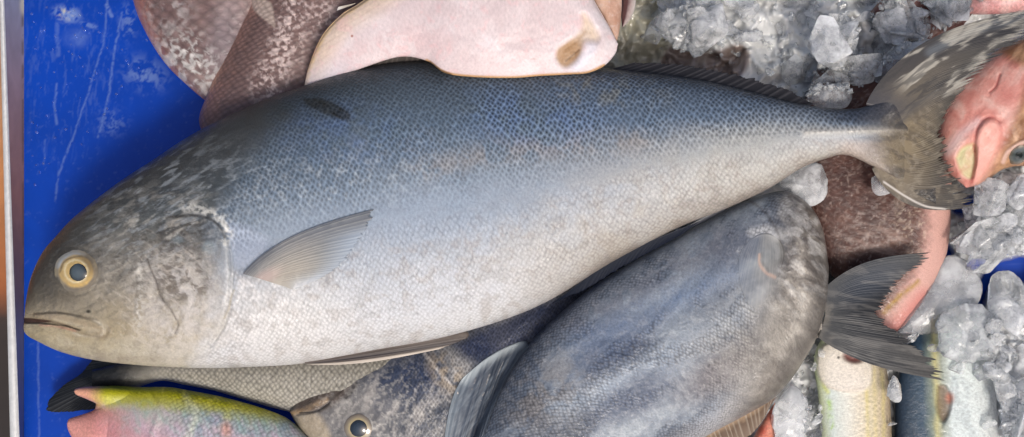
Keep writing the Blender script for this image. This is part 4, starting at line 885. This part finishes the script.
# ---- pink fish at the top right corner, dark red piece under the ice
def p_pk(x, y, v, s, u):
    return ramp(fbm(x, y, 14, 4), [(.3, (196, 136, 134)), (.7, (216, 176, 172))]), 0.4 + 0 * x
f = fish("pink_fish", [(930, 8), (960, -14), (1000, -24), (1060, -30)], [(930, 8), (965, 14), (1000, 14), (1060, 10)], -0.025, [(0, 3), (.3, 16), (1, 18)], SK_SOFT, p_pk, 120, 70)
tag(f, "pink fish side under the ice in the top right corner", "fish")
def p_dr(x, y, v, s, u):
    return ramp(fbm(x, y, 14, 6), [(.3, (70, 40, 38)), (.7, (112, 80, 74))]), 0.6 + 0 * x
f = fish("dark_red_fish", [(870, 12), (900, -20), (950, -30), (990, -10)], [(870, 12), (892, 34), (925, 44), (960, 30)], -0.034, [(0, 3), (.3, 14), (1, 14)], SK_MID, p_dr, 120, 70)
tag(f, "dark red fish glimpsed through the ice above the largest fish's tail", "fish")

# ---- pale yellow striped fish, bottom right
def p_str(x, y, v, s, u):
    n = fbm(x, y, 12, 3)
    c = ramp((x - 815) / 76 + .08 * (n - .5), [(0, (176, 190, 140)), (0.1, (196, 204, 168)), (0.22, (196, 206, 200)), (0.42, (206, 206, 196)), (0.58, (204, 195, 176)), (0.75, (198, 186, 156)), (0.9, (184, 168, 142)), (1, (150, 134, 110))])
    for sx, a in ((866, .7), (874, .4), (882, .6)):
        c = mix(c, (196, 182, 110), nst(x, y, [(sx, 370), (sx + 1, 400), (sx + 2, 445)], 1.6, 2) * a)
    c = mix(c, (160, 196, 70), stroke(x, y, [(829, 402), (831, 420), (832, 440)], 2, 3) * .75 * ss(.35, .6, n))
    c = mix(c, (196, 200, 110), stroke(x, y, [(822, 372), (824, 385), (828, 392)], 2, 2) * .7)
    c = mix(c, (214, 206, 194), pin(x, y, [(817, 358), (824, 345), (846, 340), (868, 352), (872, 376), (866, 390), (846, 392), (826, 386), (818, 374)], 2.5) * .9)
    c = mix(c, (192, 180, 166), stroke(x, y, [(828, 387), (846, 391), (864, 388)], 1, 1.5) * .7)
    c = mix(c, (112, 64, 60), blob(x, y, 853, 357, 10, 6, 12, .4) * .95)
    c = mix(c, (60, 54, 50), blob(x, y, 838.5, 357.5, 1.4, 1.4) * .9)
    return c, .5 * ss(390, 400, y) * ss(850, 860, x)
def r_str(x, y, v, s):
    return 2.2 * pin(x, y, [(817, 358), (824, 345), (846, 340), (868, 352), (872, 376), (866, 390), (846, 392), (826, 386), (818, 374)], 2) - 3 * blob(x, y, 853, 357, 9, 5, 12, .5)
f = fish("striped_fish", [(840, 318), (822, 338), (814, 360), (818, 395), (822, 437), (826, 500)], [(840, 318), (866, 330), (882, 352), (889, 385), (892, 437), (894, 500)], -0.034, [(0, 4), (.2, 14), (1, 18)], SK_SOFT, p_str, 220, 110, r_str, expo=2.8)
tag(f, "pale cream fish with yellow stripes at the bottom, below the dark forked tail", "fish")

# ---- blue backed fish beside it
def p_blue(x, y, v, s, u):
    n = fbm(x, y, 14, 3)
    c = ramp((x - 893 - .04 * (y - 380)) / 105 + .04 * (n - .5), [(0, (20, 28, 38)), (0.1, (36, 52, 68)), (0.28, (52, 74, 92)), (0.36, (112, 124, 112)), (0.41, (176, 170, 120)), (0.47, (140, 148, 136)), (0.56, (196, 206, 204)), (0.8, (212, 220, 218)), (1, (206, 206, 204))])
    c = mix(c, (110, 88, 66), pin(x, y, [(938, 385), (946, 386), (951, 398), (950, 412), (943, 422), (937, 408)], 2) * .8)
    c = mix(c, (190, 110, 84), blob(x, y, 950, 398, 4, 5, 0, .8) * .7)
    c = mix(c, (150, 160, 164), ss(.5, .75, fbm(x, y, 9, 8, ax=2, rot=80)) * .4 * ss(945, 955, x))
    return mix(c, (224, 230, 228), ss(0.49, 0.75, fbm(x, y, 6, 5, ax=2)) * .35 * ss(945, 955, x)), .25 + 0 * x
def r_blue(x, y, v, s):
    return -2.5 * pin(x, y, [(938, 385), (946, 386), (951, 398), (950, 412), (943, 422), (937, 408)], 2.5) + 1.5 * stroke(x, y, [(955, 380), (953, 405), (945, 428)], 2, 3)
f = fish("blue_backed_fish", [(952, 296), (925, 318), (905, 350), (895, 390), (893, 437), (892, 500)], [(952, 296), (976, 318), (988, 350), (995, 390), (1000, 437), (1004, 500)], -0.044, [(0, 4), (.3, 18), (1, 22)], SK_SOFT, p_blue, 220, 130, r_blue, expo=2.6)
tag(f, "dark blue backed fish with pale silver belly, bottom right beside the striped fish", "fish")

# ---- orange pink fin tip beside the lower ice block
def p_or(x, y, v, s, u):
    return ramp(fbm(x, y, 10, 4), [(.3, (190, 98, 80)), (.7, (214, 146, 124))]), .2 + 0 * x
f = fish("orange_fish", [(775, 402), (766, 416), (752, 440), (735, 480)], [(775, 402), (777, 420), (774, 445), (770, 480)], -0.03, [(0, 2), (.4, 10), (1, 12)], SK_SOFT, p_or, 90, 50)
tag(f, "orange pink fish sliver between the grey-blue fish and the smooth ice block", "fish")

# ================================================================== ICE
def ice_slab(label, poly, z0, h, mat, seed, **kw):
    return tag(slab("ice_block", poly, z0, h, mat, seed, **kw), label, "ice")
ice_slab("large clear ice block with a ridge, right of the white flatfish", [(659, 24), (670, 12), (690, 2), (706, -4), (718, 6), (722, 22), (708, 40), (694, 51), (678, 48), (664, 36)], -0.03, 34, ICE, 11, noise=4)
ice_slab("upright drop shaped ice block above the largest fish's tail stem", [(824, 24), (836, 14), (848, 16), (858, 30), (857, 46), (848, 58), (838, 69), (832, 58), (826, 42)], -0.02, 28, ICE, 12, noise=3.5)
ice_slab("smooth flat grey ice slab against the upper tail lobe", [(869, 82), (876, 62), (892, 48), (912, 42), (932, 40), (916, 58), (896, 76), (880, 90)], -0.02, 20, ICE_S, 13, noise=1.5)
ice_slab("smooth flat ice slab right of the brown red fish", [(896, 334), (910, 312), (930, 285), (946, 256), (962, 258), (976, 272), (982, 290), (974, 310), (958, 328), (930, 334)], -0.036, 14, ICE_S, 14, noise=1.5)
ice_slab("tall rough ice block by the blue gap, right edge", [(988, 286), (993, 274), (1004, 270), (1016, 276), (1026, 292), (1026, 318), (1010, 326), (994, 322), (988, 304)], -0.04, 34, ICE, 15, noise=4)
ice_slab("pinkish smooth ice block beside the orange sliver at the bottom", [(774, 437), (772, 412), (782, 394), (792, 384), (802, 392), (809, 408), (806, 430), (800, 450), (780, 452)], -0.03, 22, ICE_S, 16, noise=1.5)
ice_slab("wide frosty ice mass below the red fish's eye", [(962, 222), (975, 206), (1000, 204), (1030, 208), (1034, 240), (1016, 256), (994, 250), (984, 262), (968, 250)], -0.04, 30, ICE_F, 17, noise=5, wob=4)
ice_slab("frosty ice lump under the red fish, touching its jaw", [(976, 192), (990, 184), (1006, 172), (1030, 176), (1032, 200), (1006, 200), (984, 204)], -0.03, 28, ICE_F, 18, noise=5, wob=3)
ice_slab("clear ice plate with a glossy hole, above the tail stem", [(806, 100), (812, 90), (828, 84), (846, 86), (852, 96), (846, 108), (824, 110)], 0.0, 18, ICE, 19, noise=3)
ice_slab("ice block between the two big fish, below the tail stem", [(780, 184), (792, 170), (808, 164), (824, 166), (827, 190), (818, 204), (802, 206), (788, 196)], -0.012, 20, ICE_F, 20, noise=4, wob=2)
ice_slab("clear ice lump on the blue backed fish", [(936, 352), (938, 320), (952, 306), (972, 302), (990, 312), (1000, 336), (994, 356), (966, 362)], -0.024, 22, ICE, 21, noise=5, wob=4)
ice_slab("brownish ice wedge at the right edge, bottom", [(984, 354), (1002, 346), (1014, 352), (1008, 372), (1000, 388), (990, 376)], -0.03, 20, ICE, 22, noise=3)
ice_slab("big smooth ice block in the bottom right corner", [(1000, 402), (1012, 384), (1034, 384), (1040, 430), (1020, 448), (1004, 436)], -0.036, 28, ICE_S, 23, noise=2)
ice_slab("small clear ice splinter beside the striped fish", [(886, 396), (892, 376), (900, 382), (902, 398), (896, 402)], -0.01, 10, ICE, 24, noise=2)
ice_slab("round flat ice chip by the lower tail lobe's root", [(872, 178), (880, 174), (892, 180), (892, 192), (880, 196), (873, 190)], 0.006, 8, ICE_S, 25, noise=1)

for k, (x, y, r, zz) in enumerate([(934, 344, 13, -.022), (958, 366, 15, -.022), (982, 372, 15, -.024), (944, 322, 12, -.02), (892, 366, 8, -.016), (893, 424, 7, -.02), (822, 352, 8, -.014), (818, 420, 10, -.02), (990, 424, 12, -.022), (912, 338, 9, -.02), (970, 336, 18, -.02)]):
    tag(chunk("ice_chunk", x, y, r, zz, ICE, 900 + k, (1, .7, .45)), "clear ice chunk resting on or between the two pale fish at the bottom right", "ice", "ice chunks on the pale fish at the bottom right")
beads = []; rb = np.random.RandomState(77)
for k in range(150):
    x, y = rb.uniform(30, 200), rb.uniform(2, 200)
    if float(hm_get(x, y)) > -0.088 or x + y * .75 > 190: continue
    r = rb.uniform(.5, 1.5); q = np.linspace(0, 1, 6)[:, None]; an = np.linspace(0, 2 * math.pi, 14, endpoint=False)[None, :]
    P = W(x + r * np.cos(an) * np.cos(q * 1.57) * (1 + .2 * np.sin(an * 2 + k)), y + r * np.sin(an) * np.cos(q * 1.57), ZF + S * (.05 + .55 * r * np.sin(q * 1.57)) + 0 * an)
    beads.append((P.reshape(-1, 3), gridfaces(6, 14, True)))
if beads:
    V = []; F = []; n0 = 0
    for p, fc in beads: V.append(p); F.append(fc + n0); n0 += len(p)
    tag(mesh("water_drops", np.vstack(V), np.vstack(F), ice_mat("water", t_hi=1, t_lo=.95, rough=.02, bump=0)), "water drops beaded on the bare blue tub", "water", kind='stuff')
rs = np.random.RandomState(5)
def clear_of(x, y, zmax): return float(hm_get(x, y)) < zmax
regions = [([(640, -10), (800, -10), (870, 60), (862, 92), (800, 98), (740, 72), (690, 56), (660, 52)], 78, "ice chunk in the heap above the largest fish's back", "ice chunks heaped above the largest fish"),
           ([(800, -10), (990, -10), (960, 20), (900, 52), (870, 80), (840, 80)], 50, "ice chunk in the heap beside the upper tail lobe", "ice chunks by the upper tail lobe"),
           ([(950, 196), (1034, 176), (1034, 262), (990, 262), (962, 252), (952, 230)], 30, "frosty ice chunk below the red fish at the right edge", "ice chunks below the red fish"),
           ([(985, 320), (1034, 310), (1034, 445), (1004, 445), (996, 380), (990, 350)], 26, "ice chunk in the heap at the bottom right edge", "ice chunks at the bottom right"),
           ([(796, 372), (816, 346), (818, 380), (824, 445), (800, 445), (806, 410)], 12, "small ice chunk left of the striped fish", "ice chunks left of the striped fish")]
small = []
for ri, (poly, n, label, group) in enumerate(regions):
    P = A(poly, float); lo, hi = P.min(0), P.max(0); k = 0; tries = 0
    while k < n and tries < 4000:
        tries += 1
        x, y = rs.uniform(lo, hi)
        if sdist(A([x]), A([y]), poly)[0] < 3: continue
        r = rs.choice([10, 15, 21, 28], p=[.25, .3, .25, .2]) * rs.uniform(.8, 1.2)
        z = float(hm_get(x, y))
        if z > 0.006: continue
        o = chunk("ice_chunk", x, y, r, min(z + 0.22 * r * S, 0.012), ICE if rs.rand() < .55 else ICE_F, 100 + ri * 200 + k, (1, rs.uniform(.55, .95), rs.uniform(.35, .6)))
        tag(o, label, "ice", group); hm_put(A([x]), A([y]), A([z + 0.5 * r * S])); k += 1
    for q in range(n * 14):
        x, y = rs.uniform(lo, hi)
        if sdist(A([x]), A([y]), poly)[0] < 0: continue
        r = rs.uniform(2.0, 6.0); z = float(hm_get(x, y))
        if z > 0.016: continue
        chunk("", x, y, r, z + .2 * r * S, ICE, 3000 + q + ri * 700, (1, rs.uniform(.6, 1), rs.uniform(.5, .9)), join=small)
V = []; F = []; n0 = 0
for p, fc in small: V.append(p); F.append(fc + n0); n0 += len(p)
tag(mesh("crushed_ice", np.vstack(V), np.vstack(F), ICE, smooth=False), "fine crushed ice grains scattered between the larger chunks", "crushed ice", kind='stuff')
